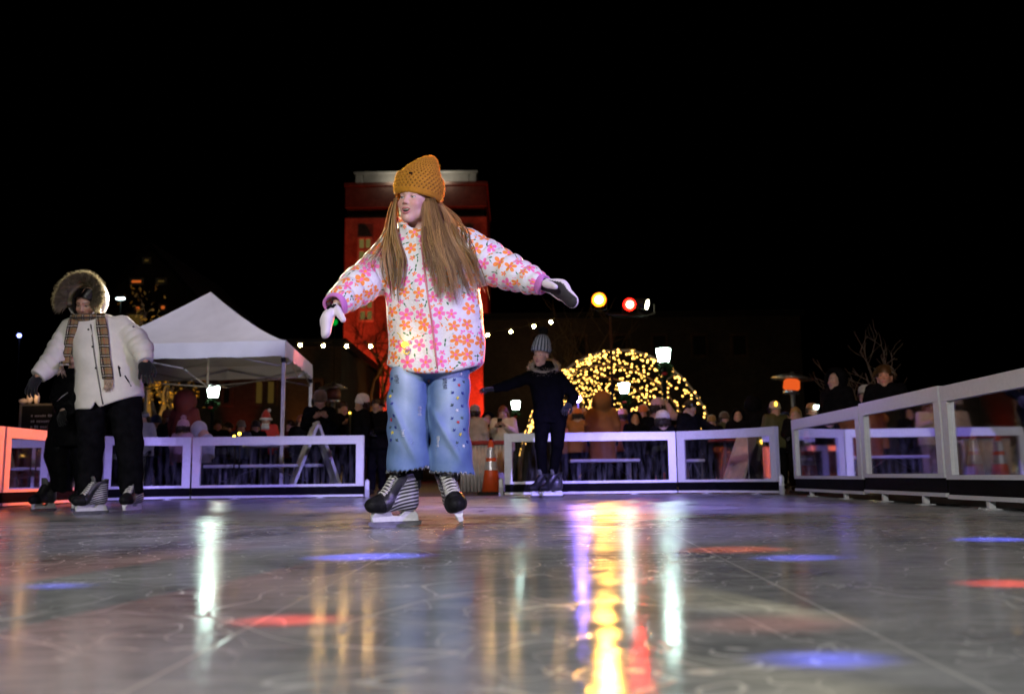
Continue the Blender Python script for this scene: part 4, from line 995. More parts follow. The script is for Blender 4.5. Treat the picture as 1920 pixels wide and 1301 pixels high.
# --- head, hat, hair
GH = head_frame(gp(778, 379, -.045), -25, 2, 5)
SKIN = (.60, .36, .30)
def girl_body():
    nb = from_local((0, .03, -.08), GH); base = gp(800, 455, .03); pel = gp(810, 680, .02)
    def fn(P):
        d = head_sdf(to_local(P, GH), .9, True); d = smin(d, cap_(P, nb, base, .050, .058), .025)
        d = smin(d, cap_(P, base, gp(806, 560, .02), .085, .11, (.75, 1, 1)), .05); d = smin(d, cap_(P, gp(806, 560, .02), pel, .11, .12, (.8, 1, 1)), .04)
        for pts in (ARL, ARR): d = smin(d, chain(P, [base] + [Vector(p) for p in pts], [.07, .055, .045, .04, .03]), .03)
        for a, b_ in ((gp(770, 700), gp(774, 872)), (gp(845, 700), gp(849, 872))): d = smin(d, cap_(P, a, b_, .075, .05), .03)
        for a, b_ in ((gp(774, 872), ANL - Vector((0, 0, .04))), (gp(849, 872), ANR - Vector((0, 0, .04)))): d = smin(d, cap_(P, a, b_, .05, .036), .01)
        return d
    c = GH[0]; f = lambda v: (v - .13, v + .13, .0034)
    V, Fc = sdf_mesh(fn, axis(c.x - .50, c.x + .66, .02, [(c.x - .10, c.x + .10, .0026)]), axis(GY - .30, GY + .18, .02, [(c.y - .13, c.y - .02, .0026), (c.y - .02, c.y + .13, .006)]), axis(.17, c.z + .15, .02, [(c.z - .14, c.z + .06, .0026), (c.z + .06, c.z + .15, .006)]))
    q = to_local(V.astype(np.float32), GH); C = head_col(q, SKIN, (.20, .12, .07), mouth=.9); C[V[:, 2] < .6] = (.01, .01, .011)
    return link_mesh('body', V, Fc, skin_mat('fair skin', SKIN), GIRL, True, True, attrs={'col': C})
girl_body()
def knit_mat(name, col, hole):
    m, t, b = new_mat(name); c = t.coord()
    t.put(b.inputs['Base Color'], t.mix(t.attr('hole', 'Fac'), t.mix(t.noise(c, 40, 3), tuple(x * .75 for x in col), tuple(min(1, x * 1.25) for x in col)), hole)); b.inputs['Roughness'].default_value = .9; b.inputs['Sheen Weight'].default_value = .5
    t.put(b.inputs['Sheen Tint'], col)
    t.put(b.inputs['Normal'], t.bump(t.noise(c, 380, 3), .6, .003)); return m
def fuzz(name, col):
    m = mat(name, col, .9, var=.4, scale=30)
    if not m.get('fz'):
        m['fz'] = 1; t = NT(m.node_tree); b = m.node_tree.nodes['Principled BSDF']; tr = t.node('ShaderNodeBsdfTranslucent'); t.put(tr.inputs[0], tuple(min(1, c * 1.3) for c in col)); mx = t.node('ShaderNodeMixShader'); mx.inputs[0].default_value = .5
        t.l.new(b.outputs[0], mx.inputs[1]); t.l.new(tr.outputs[0], mx.inputs[2]); t.l.new(mx.outputs[0], m.node_tree.nodes['Material Output'].inputs[0])
    return m
def girl_hat():
    fr = head_frame(gp(781, 369, -.02), -27, -4, 8)
    prof = [(.106, -.012), (.114, -.014), (.121, 0)] + [(.121 + .006 * math.sin(math.pi * i / 14), i * .1 / 14) for i in range(1, 15)] + [(.119, .106), (.112, .109), (.107, .106)]
    nb = len(prof); prof += [(r, z) for r, z in zip(np.interp(np.linspace(0, 1, 20), [0, .2, .45, .7, .88, 1], [.104, .094, .076, .054, .030, .005]), np.interp(np.linspace(0, 1, 20), [0, .2, .45, .7, .88, 1], [.108, .135, .166, .194, .212, .220]))]
    n = 132; vs, fs, hole = [], [], []
    for i, (r, z) in enumerate(prof):
        for j in range(n):
            t_ = 2 * math.pi * j / n; row = i; stag = (row // 2) % 2
            cell = ((j + 2 * stag) % 4); ring = row % 2
            hl = 1.0 if (cell in (0,) and ring == 1 and 3 < i < len(prof) - 3) else (.22 if cell in (1, 3) and ring == 1 and 3 < i < len(prof) - 3 else 0)
            rr_ = r + .0035 * math.cos(2 * math.pi * (cell / 4)) * -1 * (1 if 2 < i else 0) * min(1, r / .05) - .006 * (hl > .5) + .0018 * math.sin(i * 2.1)
            k = max(0, (z - .11) / .10); x = rr_ * math.cos(t_) * (1 + .0 * k); y = rr_ * math.sin(t_) * (1.06 - .22 * k)
            x += .030 * k * k; zz = z + .012 * k * math.sin(t_ * 1 + 1.0) * r / .1 + .004 * math.sin(3 * t_ + 1) * (i > nb)
            vs.append(from_local((x, y + .012, zz), fr)); hole.append(hl)
    m = len(prof)
    for i in range(m - 1):
        for j in range(n): fs.append((i * n + j, i * n + (j + 1) % n, (i + 1) * n + (j + 1) % n, (i + 1) * n + j))
    fs.append(tuple((m - 1) * n + j for j in range(n)))
    o = link_mesh('knit_hat', vs, fs, knit_mat('mustard wool', (.44, .19, .010), (.04, .014, .002)), GIRL, True, True, attrs={'hole': hole})
    mb = MB(); rr = random.Random(8); idx = [rr.randrange(4 * n, len(vs)) for _ in range(7000)]; c = fr[0] + fr[1] @ Vector((0, .012, .06))
    spikes(mb, [vs[i] for i in idx], [(Vector(vs[i]) - c).normalized() for i in idx], .0065, .0011, rr, spread=1.1); mb.build('wool_fuzz', fuzz('mustard fuzz', (.60, .30, .04)), o, True)
    MB().bbox((-.011, -.004, -.004), (.011, .001, .004), .001, M=Matrix.Translation(from_local((.028, -.121, .083), fr)) @ fr[1].to_4x4()).build('hat_tag', mat('dark tag', (.03, .012, .008), .6), o, True)
girl_hat()
def hair_mat(name, lo, hi):
    if name in _mats: return _mats[name]
    m, t, b = new_mat(name); r = t.attr('rnd', 'Fac'); t.put(b.inputs['Base Color'], t.mix(r, lo, hi)); b.inputs['Roughness'].default_value = .38; b.inputs['Specular IOR Level'].default_value = .6
    tr = t.node('ShaderNodeBsdfTranslucent'); t.put(tr.inputs[0], t.mix(r, lo, hi)); mx = t.node('ShaderNodeMixShader'); mx.inputs[0].default_value = .35; out = m.node_tree.nodes['Material Output']
    t.l.new(b.outputs[0], mx.inputs[1]); t.l.new(tr.outputs[0], mx.inputs[2]); t.l.new(mx.outputs[0], out.inputs[0]); _mats[name] = m; return m
def catmull(P, n):
    out = []; P = [P[0] * 2 - P[1]] + P + [P[-1] * 2 - P[-2]]
    for i in range(1, len(P) - 2):
        for k in range(n):
            t_ = k / n; a, b_, c, d = P[i - 1:i + 3]
            out.append(.5 * ((2 * b_) + (c - a) * t_ + (2 * a - 5 * b_ + 4 * c - d) * t_ * t_ + (3 * b_ - a - 3 * c + d) * t_ ** 3))
    return out + [P[-2]]
def hair_mesh(name, locks, mat_, parent, bv=None):
    """locks: list of (left edge points, right edge points, count, depth range, radius, wave)"""
    mb = MB(); rnd = []; rr = random.Random(11)
    for (Lp, Rp, cnt, dep, rad, wave, raise_) in locks:
        nc = max(8, cnt // 26); clumps = [((i + rr.uniform(.1, .9)) / nc, rr.uniform(*dep), rr.random() * 6.28, rr.uniform(.58, 1.0), rr.gauss(0, .07), min(1, max(0, rr.gauss(.5, .3)))) for i in range(nc)]
        for i in range(cnt):
            s0, dz0, ph, ct, drift, tone0 = rr.choice(clumps); j = rr.gauss(0, .055); dz = dz0 + rr.gauss(0, .004); pts = []; K = len(Lp) - 1
            for k, (a, b_) in enumerate(zip(Lp, Rp)):
                u = k / K; ss = s0 + j * (1.0 - .72 * u) + drift * u * u + rr.gauss(0, .006) * k; p = Vector(a).lerp(Vector(b_), min(1.06, max(-.06, ss))); p.y -= dz * (1 if k else .5); pts.append(p)
            cut = max(.25, ct - .3 * rr.random() ** 3); pts[-1] = pts[-2].lerp(pts[-1], cut)
            C = catmull(pts, 4); nC = len(C); tone = min(1, max(0, tone0 + rr.gauss(0, .2)))
            for k in range(nC):
                u = k / (nC - 1); C[k] = C[k] + Vector((math.sin(u * 8 + ph), .5 * math.cos(u * 6 + ph), 0)) * wave * u
                if bv is not None and u > .2: C[k] = front_y(bv, C[k], raise_ + dz * .8)
            n0 = len(mb.v); w_ = rad * rr.uniform(.7, 1.3)
            mb.tube(C, [w_ * (.9 + .3 * math.sin(3.1 * k / nC)) * (1 if k < nC * .55 else max(.10, (nC - k) / (nC * .45))) for k in range(nC)], 3, cap=False)
            rnd += [tone] * (len(mb.v) - n0)
    return link_mesh(name, mb.v, mb.f, mat_, parent, True, True, attrs={'rnd': rnd})
e = lambda *ps: [gp(*p) for p in ps]
hair_mesh('hair', [
    (e((791, 364, -.075), (793, 400, -.08), (795, 440, -.11), (806, 490, -.12), (818, 575, -.12)), e((826, 378, .03), (846, 410, .03), (860, 450, -.02), (882, 492, -.08), (904, 562, -.10)), 400, (0, .034), .00100, .018, .005),
    (e((793, 366, -.075), (794, 420, -.10), (800, 470, -.13), (813, 510, -.14), (822, 585, -.14)), e((815, 372, -.06), (830, 420, -.09), (850, 470, -.11), (872, 520, -.12), (886, 575, -.12)), 420, (.005, .032), .0009, .012, .006),
    (e((739, 374, -.05), (730, 410, -.05), (724, 450, -.05), (722, 492, -.06), (733, 566, -.08)), e((746, 370, -.05), (743, 412, -.07), (750, 450, -.11), (760, 492, -.12), (754, 575, -.12)), 300, (0, .030), .0018, .007, .005),
    (e((737, 400, .02), (728, 430, .02), (716, 470, .0), (698, 500, -.03), (694, 514, -.05)), e((748, 400, 0), (740, 430, -.02), (732, 470, -.03), (724, 505, -.06), (722, 540, -.07)), 46, (0, .02), .0006, .014, .004),
    (e((800, 372, .06), (800, 420, .08), (798, 470, .12), (800, 500, .12), (800, 540, .12)), e((828, 380, .06), (850, 420, .07), (872, 470, .04), (894, 500, -.02), (904, 556, -.05)), 260, (0, .03), .0012, .008, .004),
    (e((800, 372, .03), (842, 400, .04), (858, 430, .04), (872, 470, .02), (888, 540, -.05)), e((828, 380, .05), (862, 412, .06), (878, 445, .05), (890, 490, .0), (912, 566, -.06)), 190, (0, .03), .0005, .030, .004),
    (e((734, 380, .02), (722, 420, .02), (708, 460, .0), (690, 500, -.03), (684, 530, -.05)), e((748, 380, 0), (744, 420, -.04), (740, 470, -.08), (738, 520, -.08), (742, 572, -.09)), 50, (0, .03), .0005, .028, .004)],
    hair_mat('light brown hair', (.17, .078, .030), (.80, .50, .21)), GIRL, JBV)
# --- the glowing toy hanging at the pocket
def charm():
    h, n = shoot(JBV, 759, 646, .02); t = thing('glowing_toy', 'small yellow glowing toy charm clipped to the flowered jacket', 'toy', h)
    up, _ = shoot(JBV, 746, 624, .006)
    MB().ico(h, .017, 2, sc=(1, .8, 1)).build('lamp_ball', emat('glowing yellow plastic', (1, .72, .06), 3.2), t, True)
    b = MB(); b.ico(h + Vector((-.020, .004, .010)), .012, 1).ico(h + Vector((.022, .004, .012)), .010, 1).ico(h + Vector((.012, -.004, -.020)), .013, 1); b.build('petal', mat('pink plastic', (.7, .25, .4), .3), t, True)
    pts = [h + (up - h) * (i / 8) + Vector((.004 * math.sin(i * 2.2), -.004, 0)) for i in range(9)]; MB().tube(pts, .0022, 6).build('lanyard', mat('yellow cord', (.7, .55, .05), .6), t, True)
    r_ = MB(); c = h + Vector((.008, .002, -.034)); r_.tube([c + Vector((.013 * math.cos(a * .5236), 0, .013 * math.sin(a * .5236))) for a in range(13)], .003, 6); r_.build('key_ring', mat('yellow cord', (.7, .55, .05), .6), t, True)
    light('toy_glow', 'POINT', h + Vector((0, -.05, 0)), .25, (1, .7, .1), .02)
charm()
# ------------------------------------------------------------------ the other people
def coat_from(parent, torso, arms, m, res, hem=None, puff=(.01, 6), wr=.005, name='coat', hood=None, box=None, square=True, e=2.3, seed=3, inner=.02):
    """torso loft levels, arms [(points, radii)], hem z or function of P, extra hood(P) to blend in"""
    hemf = hem if callable(hem) else (lambda P: hem)
    def parts(P): return [loft_(P, torso, e)] + [chain(P, a, r, sm=.02) for a, r in arms]
    def fn(P):
        d = loft_(P, torso, e) - wr * wob(P * npv((1, 1, .8)), 17, seed); base = d
        for i, (a, r) in enumerate(arms):
            s = chain(P, a, r, sm=.02) - (sleeve_puff(P, a, puff[0], puff[1], seed + i) if puff[0] else 0) - wr * .6 * wob(P, 25, seed + 7)
            if square:
                p, q = npv(a[-2]), npv(a[-1]); u = (q - p) / np.linalg.norm(q - p); ee = (P - q) @ u - .01; s = np.where(np.linalg.norm(P - q, axis=1) < .25, smax(s, ee, .01), s)
            d = smin(d, s, .035)
        if hood is not None: d = smin(d, hood(P), .025)
        hz = hemf(P); d = smax(d, hz - P[:, 2], .012)
        return smax(d, -smax(base + inner, P[:, 2] - (hz + .08), .02), .006)
    pts = np.array([tuple(p) for a, r in arms for p in a] + [(l[1] + sx * l[3], l[2] + sy * l[4], l[0]) for l in torso for sx in (-1, 1) for sy in (-1, 1)])
    lo, hi = pts.min(0) - .13, pts.max(0) + .13
    if hood is not None: hi[2] += .25
    V, Fc = sdf_mesh(fn, *[axis(lo[i], hi[i], res) for i in range(3)])
    return link_mesh(name, V, Fc, m, parent, True, True), V, Fc
def trousers_from(parent, legs, m, res, wr=.006, top=None, name='trousers', seed=5):
    def fn(P):
        d = None
        for pts, rad in legs:
            s = chain(P, pts, rad, sm=.02) - wr * wob(P * npv((1, 1, .7)), 18, seed) - .6 * wr * np.sin(P[:, 2] * 40 + P[:, 0] * 22 + wob(P, 5, 4) * 3)
            e = npv(pts[-1]); s = smax(s, e[2] + .004 - P[:, 2], .006); d = s if d is None else smin(d, s, .02)
        return d
    if len(legs) == 2:
        h0, h1 = legs[0][0][0], legs[1][0][0]; rr_ = min(legs[0][1][0], legs[1][1][0]); fn0 = fn
        fn = lambda P: smin(fn0(P), cap_(P, h0 + Vector((0, 0, .02)), h1 + Vector((0, 0, .02)), rr_ * 1.05), .03)
    pts = np.array([tuple(p) for a, r in legs for p in a]); mr = max(max(r) for a, r in legs) + .06; lo, hi = pts.min(0) - mr, pts.max(0) + mr
    V, Fc = sdf_mesh(fn, *[axis(lo[i], hi[i], res) for i in range(3)]); return link_mesh(name, V, Fc, m, parent, True, True)
def body_from(parent, fr, skin, chains, spine, hres=.0055, mouth=0.0, brow=(.05, .03, .02), hs=1.0, coarse=.022, iris=(.05, .03, .02)):
    nb = from_local((0, .03 * hs, -.08 * hs), fr)
    def fn(P):
        d = head_sdf(to_local(P, fr), mouth, True, hs); d = smin(d, cap_(P, nb, spine[0], .048 * hs, .055 * hs), .02)
        for i in range(len(spine) - 1): d = smin(d, cap_(P, spine[i], spine[i + 1], .07, .07, (.85, 1, 1)), .04)
        for pts, rad in chains: d = smin(d, chain(P, pts, rad), .02)
        return d
    pts = np.array([tuple(p) for a, r in chains for p in a] + [tuple(p) for p in spine] + [tuple(fr[0])]); lo, hi = pts.min(0) - .14, pts.max(0) + .14; hi[2] = max(hi[2], fr[0].z + .16); c = fr[0]
    V, Fc = sdf_mesh(fn, *[axis(lo[i], hi[i], coarse, [(c[i] - .15 * hs, c[i] + .15 * hs, hres)]) for i in range(3)])
    return link_mesh('body', V, Fc, skin_mat('skin %.2f %.2f' % (skin[0], skin[1]), skin), parent, True, True, attrs={'col': np.where(V[:, 2:3] < fr[0].z * .45, np.array([[.008, .008, .009]]), head_col(to_local(V.astype(np.float32), fr), skin, brow, iris, mouth, hs))})
def wool(name, col, b=.5): return mat(name, col, .9, var=.25, scale=60, bump=b, bscale=220, sheen=.3)
M_BLACKC = mat('black winter cloth', (.006, .006, .007), .85, var=.4, scale=20, bump=.4, bscale=40); M_GLOVE = wool('black knit glove', (.012, .012, .013))
# --- the skater in the cream parka ------------------------------------------------
def parka_woman():
    Y = 7.05; q = lambda px, py, dy=0.0: W(px, py, Y + dy); T = thing('person', 'person in a cream parka with fur rimmed hood and plaid scarf', 'person', (q(200, 900).x, Y, 0))
    L = lambda py, l, r, ry, dy=0.0: (q(l, py, dy).z, (q(l, py, dy).x + q(r, py, dy).x) / 2, Y + dy, (q(r, py, dy).x - q(l, py, dy).x) / 2, ry)
    torso = [L(790, 142, 270, .165), L(740, 143, 268, .17), L(690, 143, 262, .165), L(650, 136, 252, .155), L(620, 122, 242, .135), L(602, 132, 228, .115), L(592, 146, 208, .09)]
    aL = [q(134, 617), q(112, 655, -.04), q(94, 684, -.10), q(72, 704, -.16)]; aR = [q(228, 612), q(252, 634, -.04), q(266, 654, -.10), q(272, 676, -.14)]
    parka = mat('cream parka cloth', (.72, .68, .60), .6, var=.1, scale=8, bump=.4, bscale=30)
    HF = head_frame(q(164, 570, -.075), -4, 30, 3); ctr = q(165, 561, -.01)
    def hood(P):
        o = ell_(P, ctr, (.148, .158, .172)); i = ell_(P, ctr + Vector((0, -.05, -.01)), (.118, .17, .138))
        return smax(o, -i, .01)
    def hem(P):
        x = P[:, 0]; xc = q(196, 765).x; return q(196, 770).z + np.where(x > xc, (x - xc) * .38, (xc - x) * .02) + .05 * np.exp(-((x - xc) / .02) ** 2)
    coat, V, Fc = coat_from(T, torso, [(aL, [.088, .085, .080, .062]), (aR, [.085, .085, .078, .060])], parka, .008, hem, (.010, 6), .006, 'parka', hood)
    bv = bvh_of(V, Fc)
    z = MB(); pts = [p for p in (shoot(bv, a, b_, .002)[0] for a, b_ in ((170, 608), (174, 640), (178, 670), (183, 700), (188, 730), (193, 758))) if p]
    z.tube(pts, .006, 5, flat=.5); z.build('zip_placket', mat('grey zip', (.16, .15, .14), .5, .3), coat, True)
    for a, b_ in ((166, 618), (174, 650), (180, 690), (184, 766), (203, 764), (250, 613), (224, 690)):
        p, n = shoot(bv, a, b_, 0)
        if p: MB().cyl(p - n * .002, p + n * .004, .008, n=10).build('snap_button', mat('dark snap', (.03, .03, .03), .4, .5), coat, True)
    
    pk = MB()
    for a, b_ in (((222, 686), (226, 706)), ((246, 724), (234, 704))):
        p, n = shoot(bv, *a); r_, _ = shoot(bv, *b_)
        if p and r_: pk.tube([p, (p + r_) / 2 + n * .004, r_], .006, 5)
    pk.build('pocket_zip', mat('dark snap', (.03, .03, .03), .4, .5), coat, True)
    # fur rim
    f = MB(); rr = random.Random(21); P_, N_ = [], []
    for i in range(5200):
        a = rr.uniform(-.62, 3.76); rx, rz = .100, .116; o = ctr + Vector((math.cos(a) * rx, -.115 + .03 * math.sin(a), math.sin(a) * rz - .005)); rad = Vector((math.cos(a), 0, math.sin(a)))
        b_ = rr.uniform(-1.1, 1.7); P_.append(o + (rad * math.cos(b_) + Vector((0, -1, 0)) * math.sin(-b_) * -.0) * .0 + rad * .04 * math.cos(b_) + Vector((0, -.034 * math.cos(b_ - .9), 0))); N_.append((rad * (math.cos(b_ * .8) + .35) + Vector((0, -.42, 0))).normalized())
    spikes(f, P_, N_, .062, .0045, rr, .12, .5); ring = MB(); ring.tube([ctr + Vector((math.cos(a_) * .104, -.085 + .03 * math.sin(a_), math.sin(a_) * .120)) for a_ in np.linspace(-.6, 3.74, 19)], .032, 8)
    f.v += []; n0 = len(f.v); f.add(ring.v, ring.f, 0, True); f.build('fur_trim', fuzz('grey brown fur', (.24, .20, .12)), coat, True)
    body_from(T, HF, (.50, .28, .19), [([q(180, 620)] + aL, [.06, .05, .045, .04, .03]), ([q(180, 620)] + aR, [.06, .05, .045, .04, .03]), ([q(172, 760), q(165, 900)], [.07, .045]), ([q(235, 750), q(245, 900)], [.07, .045])], [q(170, 598), q(195, 690), q(200, 755)], .0042, .0)
    hair = MB(); rnd = []
    for i in range(620):
        sd = rr.choice((-1, 1)); u = rr.random(); a = from_local((sd * .004, -.088 + .10 * u, .088 + .048 * u - .012 * u * u), HF); w_ = rr.uniform(.9, 1.12)
        b_ = from_local((sd * .052 * w_, -.080 + .085 * u, .072 + .035 * u), HF); c = from_local((sd * .080 * w_, -.052 + .06 * u, .012), HF); d = from_local((sd * .084 * w_, -.050 + .05 * u, -.085 - .03 * rr.random()), HF)
        n0 = len(hair.v); hair.tube(catmull([a, b_, c, d], 4), .0034, 3, cap=False); rnd += [rr.random()] * (len(hair.v) - n0)
    link_mesh('hair', hair.v, hair.f, hair_mat('black hair', (.006, .005, .005), (.03, .022, .018)), T, True, True, attrs={'rnd': rnd})
    # plaid scarf
    m, t, bs = new_mat('tan plaid wool'); u, v, _ = t.xyz(t.attr('pat'))[:3]
    def stripes(x, per, at, w_): return t.ramp(t.m('ABSOLUTE', t.m('SUBTRACT', t.m('FRACT', t.m('DIVIDE', x, per)), at)), w_ * .6, w_, 1, 0)
    c = t.mix(.0, (.25, .17, .075), (.25, .17, .075))
    for x in (u, v):
        c = t.mix(t.m('MULTIPLY', stripes(x, .075, .22, .09), .9), c, (.02, .018, .016)); c = t.mix(t.m('MULTIPLY', stripes(x, .075, .44, .09), .9), c, (.02, .018, .016)); c = t.mix(t.m('MULTIPLY', stripes(x, .075, .32, .03), .8), c, (.7, .66, .58)); c = t.mix(t.m('MULTIPLY', stripes(x, .075, .78, .025), .7), c, (.35, .03, .02))
    t.put(bs.inputs['Base Color'], c); bs.inputs['Roughness'].default_value = .9; t.put(bs.inputs['Normal'], t.bump(t.noise(t.coord(), 260, 2), .5, .003))
    sv, sf, sp = [], [], []
    def strip(path, w_, off=.014):
        n = len(path); base = len(sv); acc = 0; K = 6
        for i, (px, py) in enumerate(path):
            c_, _ = shoot(bv, px, py, 0); c_ = c_ or q(px, py, -.2); acc += (0 if i == 0 else math.hypot(px - path[i - 1][0], py - path[i - 1][1]) / 248)
            for j in range(K + 1):
                s_ = j / K - .5; p = c_ + Vector((s_ * w_, -off - .010 * math.cos(s_ * 3) + .008 * math.sin(s_ * 9 + i * .7), 0)); sv.append(p); sp.append((s_ * w_ + .5, acc, 0))
        for i in range(n - 1):
            for j in range(K): sf.append((base + i * (K + 1) + j, base + i * (K + 1) + j + 1, base + (i + 1) * (K + 1) + j + 1, base + (i + 1) * (K + 1) + j))
    strip([(143 - i * 1.75, 588 + i * 8.1) for i in range(13)], .074); strip([(190 + i * .9, 588 + i * 8.2) for i in range(16)], .078)
    nk = len(sv); K = 8
    for i in range(25):
        a = math.pi * (1.02 + .96 * i / 24); ce = q(167, 596, -.03)
        for j in range(K + 1): b_ = 6.2832 * j / K; r_ = .098 + .026 * math.cos(b_); sv.append(ce + Vector((r_ * math.cos(a), r_ * .9 * math.sin(a) - .01, .024 * math.sin(b_) - .012 * math.sin(a) * -1))); sp.append((i * .02, j * .012, 0))
    for i in range(24):
        for j in range(K): sf.append((nk + i * (K + 1) + j, nk + i * (K + 1) + j + 1, nk + (i + 1) * (K + 1) + j + 1, nk + (i + 1) * (K + 1) + j))
    sc = link_mesh('scarf', sv, sf, m, T, True, True, attrs={'pat': sp}); md = sc.modifiers.new('thickness', 'SOLIDIFY'); md.thickness = .007; md.offset = 0
    for (cx, cy_, w_) in ((122, 690, 17), (204, 716, 18)):
        fg = MB()
        for i in range(26):
            p, _ = shoot(bv, cx - w_ / 2 + w_ * i / 25, cy_ - 4, .016); 
            if p: d = Vector((rr.uniform(-.3, .35), -.1, -1)).normalized(); fg.tube([p, p + d * .05, p + d * rr.uniform(.07, .10) + Vector((rr.uniform(-.01, .01), 0, 0))], [.0028, .0024, .001], 4)
        fg.build('fringe', mat('tan fringe', (.42, .3, .2), .9), sc, True)
    for a, d, mir in ((aL, Vector((-.42, -.15, -.9)), False), (aR, Vector((.12, -.1, -1)), True)):
        p = a[-1] + (a[-1] - a[-2]).normalized() * -.012; hand_mesh('glove', aim(p, d, (0.3 if not mir else -.3, .9, 0)), M_GLOVE, T, .38, .16, 1.15, mir, .0045)
    trousers_from(T, [([q(175, 745), q(170, 830, -.05), q(168, 930, -.07)], [.13, .092, .078]), ([q(232, 740), q(242, 830, .0), q(246, 926, .02)], [.13, .098, .082])], M_BLACKC, .011)
    gl, gr = G(154, 966), G(246, 963); skate(T, (gl.x + .01, Y - .1, 0), (-.62, -.78), 3, 0, M_BOOTS, True, True, .90); skate(T, (gr.x, Y, 0), (-.12, -1), -3, 0, M_BOOTS, True, True, .92)
parka_woman()
# --- black clad child right behind ----------------------------------------------
def dark_child():
    Y = 7.75; q = lambda px, py, dy=0.0: W(px, py, Y + dy); T = thing('person', 'black clad child skater mostly hidden behind the cream parka', 'person', (q(130, 900).x, Y, 0)); puffy = mat('black puffer cloth', (.005, .005, .006), .3, var=.3, scale=14, bump=.6, bscale=26)
    L = lambda py, l, r, ry: (q(l, py).z, (q(l, py).x + q(r, py).x) / 2, Y, (q(r, py).x - q(l, py).x) / 2, ry)
    aL = [q(120, 712), q(112, 745, -.05), q(118, 768, -.14)]; aR = [q(168, 712), q(176, 745), q(174, 775, -.05)]
    HF = head_frame(q(146, 655, -.02), -20, 8, 0)
    coat_from(T, [L(845, 98, 175, .15), L(800, 101, 178, .15), L(740, 110, 176, .14), L(706, 116, 172, .12), L(692, 130, 162, .09)], [(aL, [.075, .07, .055]), (aR, [.075, .07, .055])], puffy, .011, q(130, 838).z, (.012, 5))
    body_from(T, HF, (.45, .28, .2), [([q(145, 712)] + aL, [.05, .04, .04, .03]), ([q(145, 712)] + aR, [.05, .04, .04, .03]), ([q(125, 830), q(118, 915)], [.06, .04]), ([q(160, 830), q(160, 915)], [.06, .04])], [q(146, 696), q(140, 770), q(140, 820)], .007, 0)
    h = MB(); h.lathe([(.118, -.02), (.122, .03), (.105, .085), (.06, .118), (.01, .128)], 22, M=Matrix.Translation(from_local((0, .012, .02), HF))); h.build('knit_hat', wool('black wool', (.015, .015, .017)), T, True)
    trousers_from(T, [([q(122, 800), q(112, 850), q(119, 922)], [.12, .115, .075]), ([q(160, 800), q(160, 860), q(158, 922)], [.11, .10, .075])], puffy, .011)
    for a, mir in ((aL, False), (aR, True)): hand_mesh('glove', aim(a[-1], (.1, -.4, -1), (.2, .9, 0)), M_GLOVE, T, .5, .1, .9, mir, .006)
    s = MB(); p = [q(107, 752, -.22), q(116, 744, -.22), q(127, 736, -.20)]; s.tube(p, [.008, .009, .008], 6, flat=.4); s.build('reflective_strap', mat('reflective strip', (.8, .8, .85), .2, .3), T, True)
    g = G(116, 956); skate(T, (g.x + .06, Y - .03, 0), (-.35, -.93), 0, 0, M_BOOTD, False, False, .88); skate(T, (q(160, 950).x, Y, 0), (-.3, -1), 0, 0, M_BOOTD, False, False, .95)
dark_child()
# --- the skater in black with the bobble hat -------------------------------------
def fluff_collar(parent, ctr, rx, ry, tilt, m, n=1500, ln=.05, thick=.04, seed=2):
    f = MB(); rr = random.Random(seed); P_, N_ = [], []
    for i in range(n):
        a = rr.random() * 6.283; b_ = rr.random() * 6.283; rad = Vector((math.cos(a), math.sin(a), 0)); nrm = rad * math.cos(b_) + Vector((0, 0, math.sin(b_)))
        P_.append(ctr + Vector((rad.x * rx, rad.y * ry, tilt * math.sin(a) * .1)) + nrm * thick * .8); N_.append(nrm)
    spikes(f, P_, N_, ln, .004, rr, .1, .5); f.tube([ctr + Vector((math.cos(i * .3142) * rx, math.sin(i * .3142) * ry, tilt * math.sin(i * .3142) * .1)) for i in range(21)], thick, 8); f.build('fur_collar', m, parent, True)
def pompom(parent, c, r, m, n=500, seed=4):
    f = MB(); rr = random.Random(seed); P_ = []
    for i in range(n): v = Vector((rr.gauss(0, 1), rr.gauss(0, 1), rr.gauss(0, 1))).normalized(); P_.append(v)
    spikes(f, [c + v * r * .55 for v in P_], P_, r * .55, r * .12, rr, 0, .3); f.ico(c, r * .7, 1); return f.build('pompom', m, parent, True)
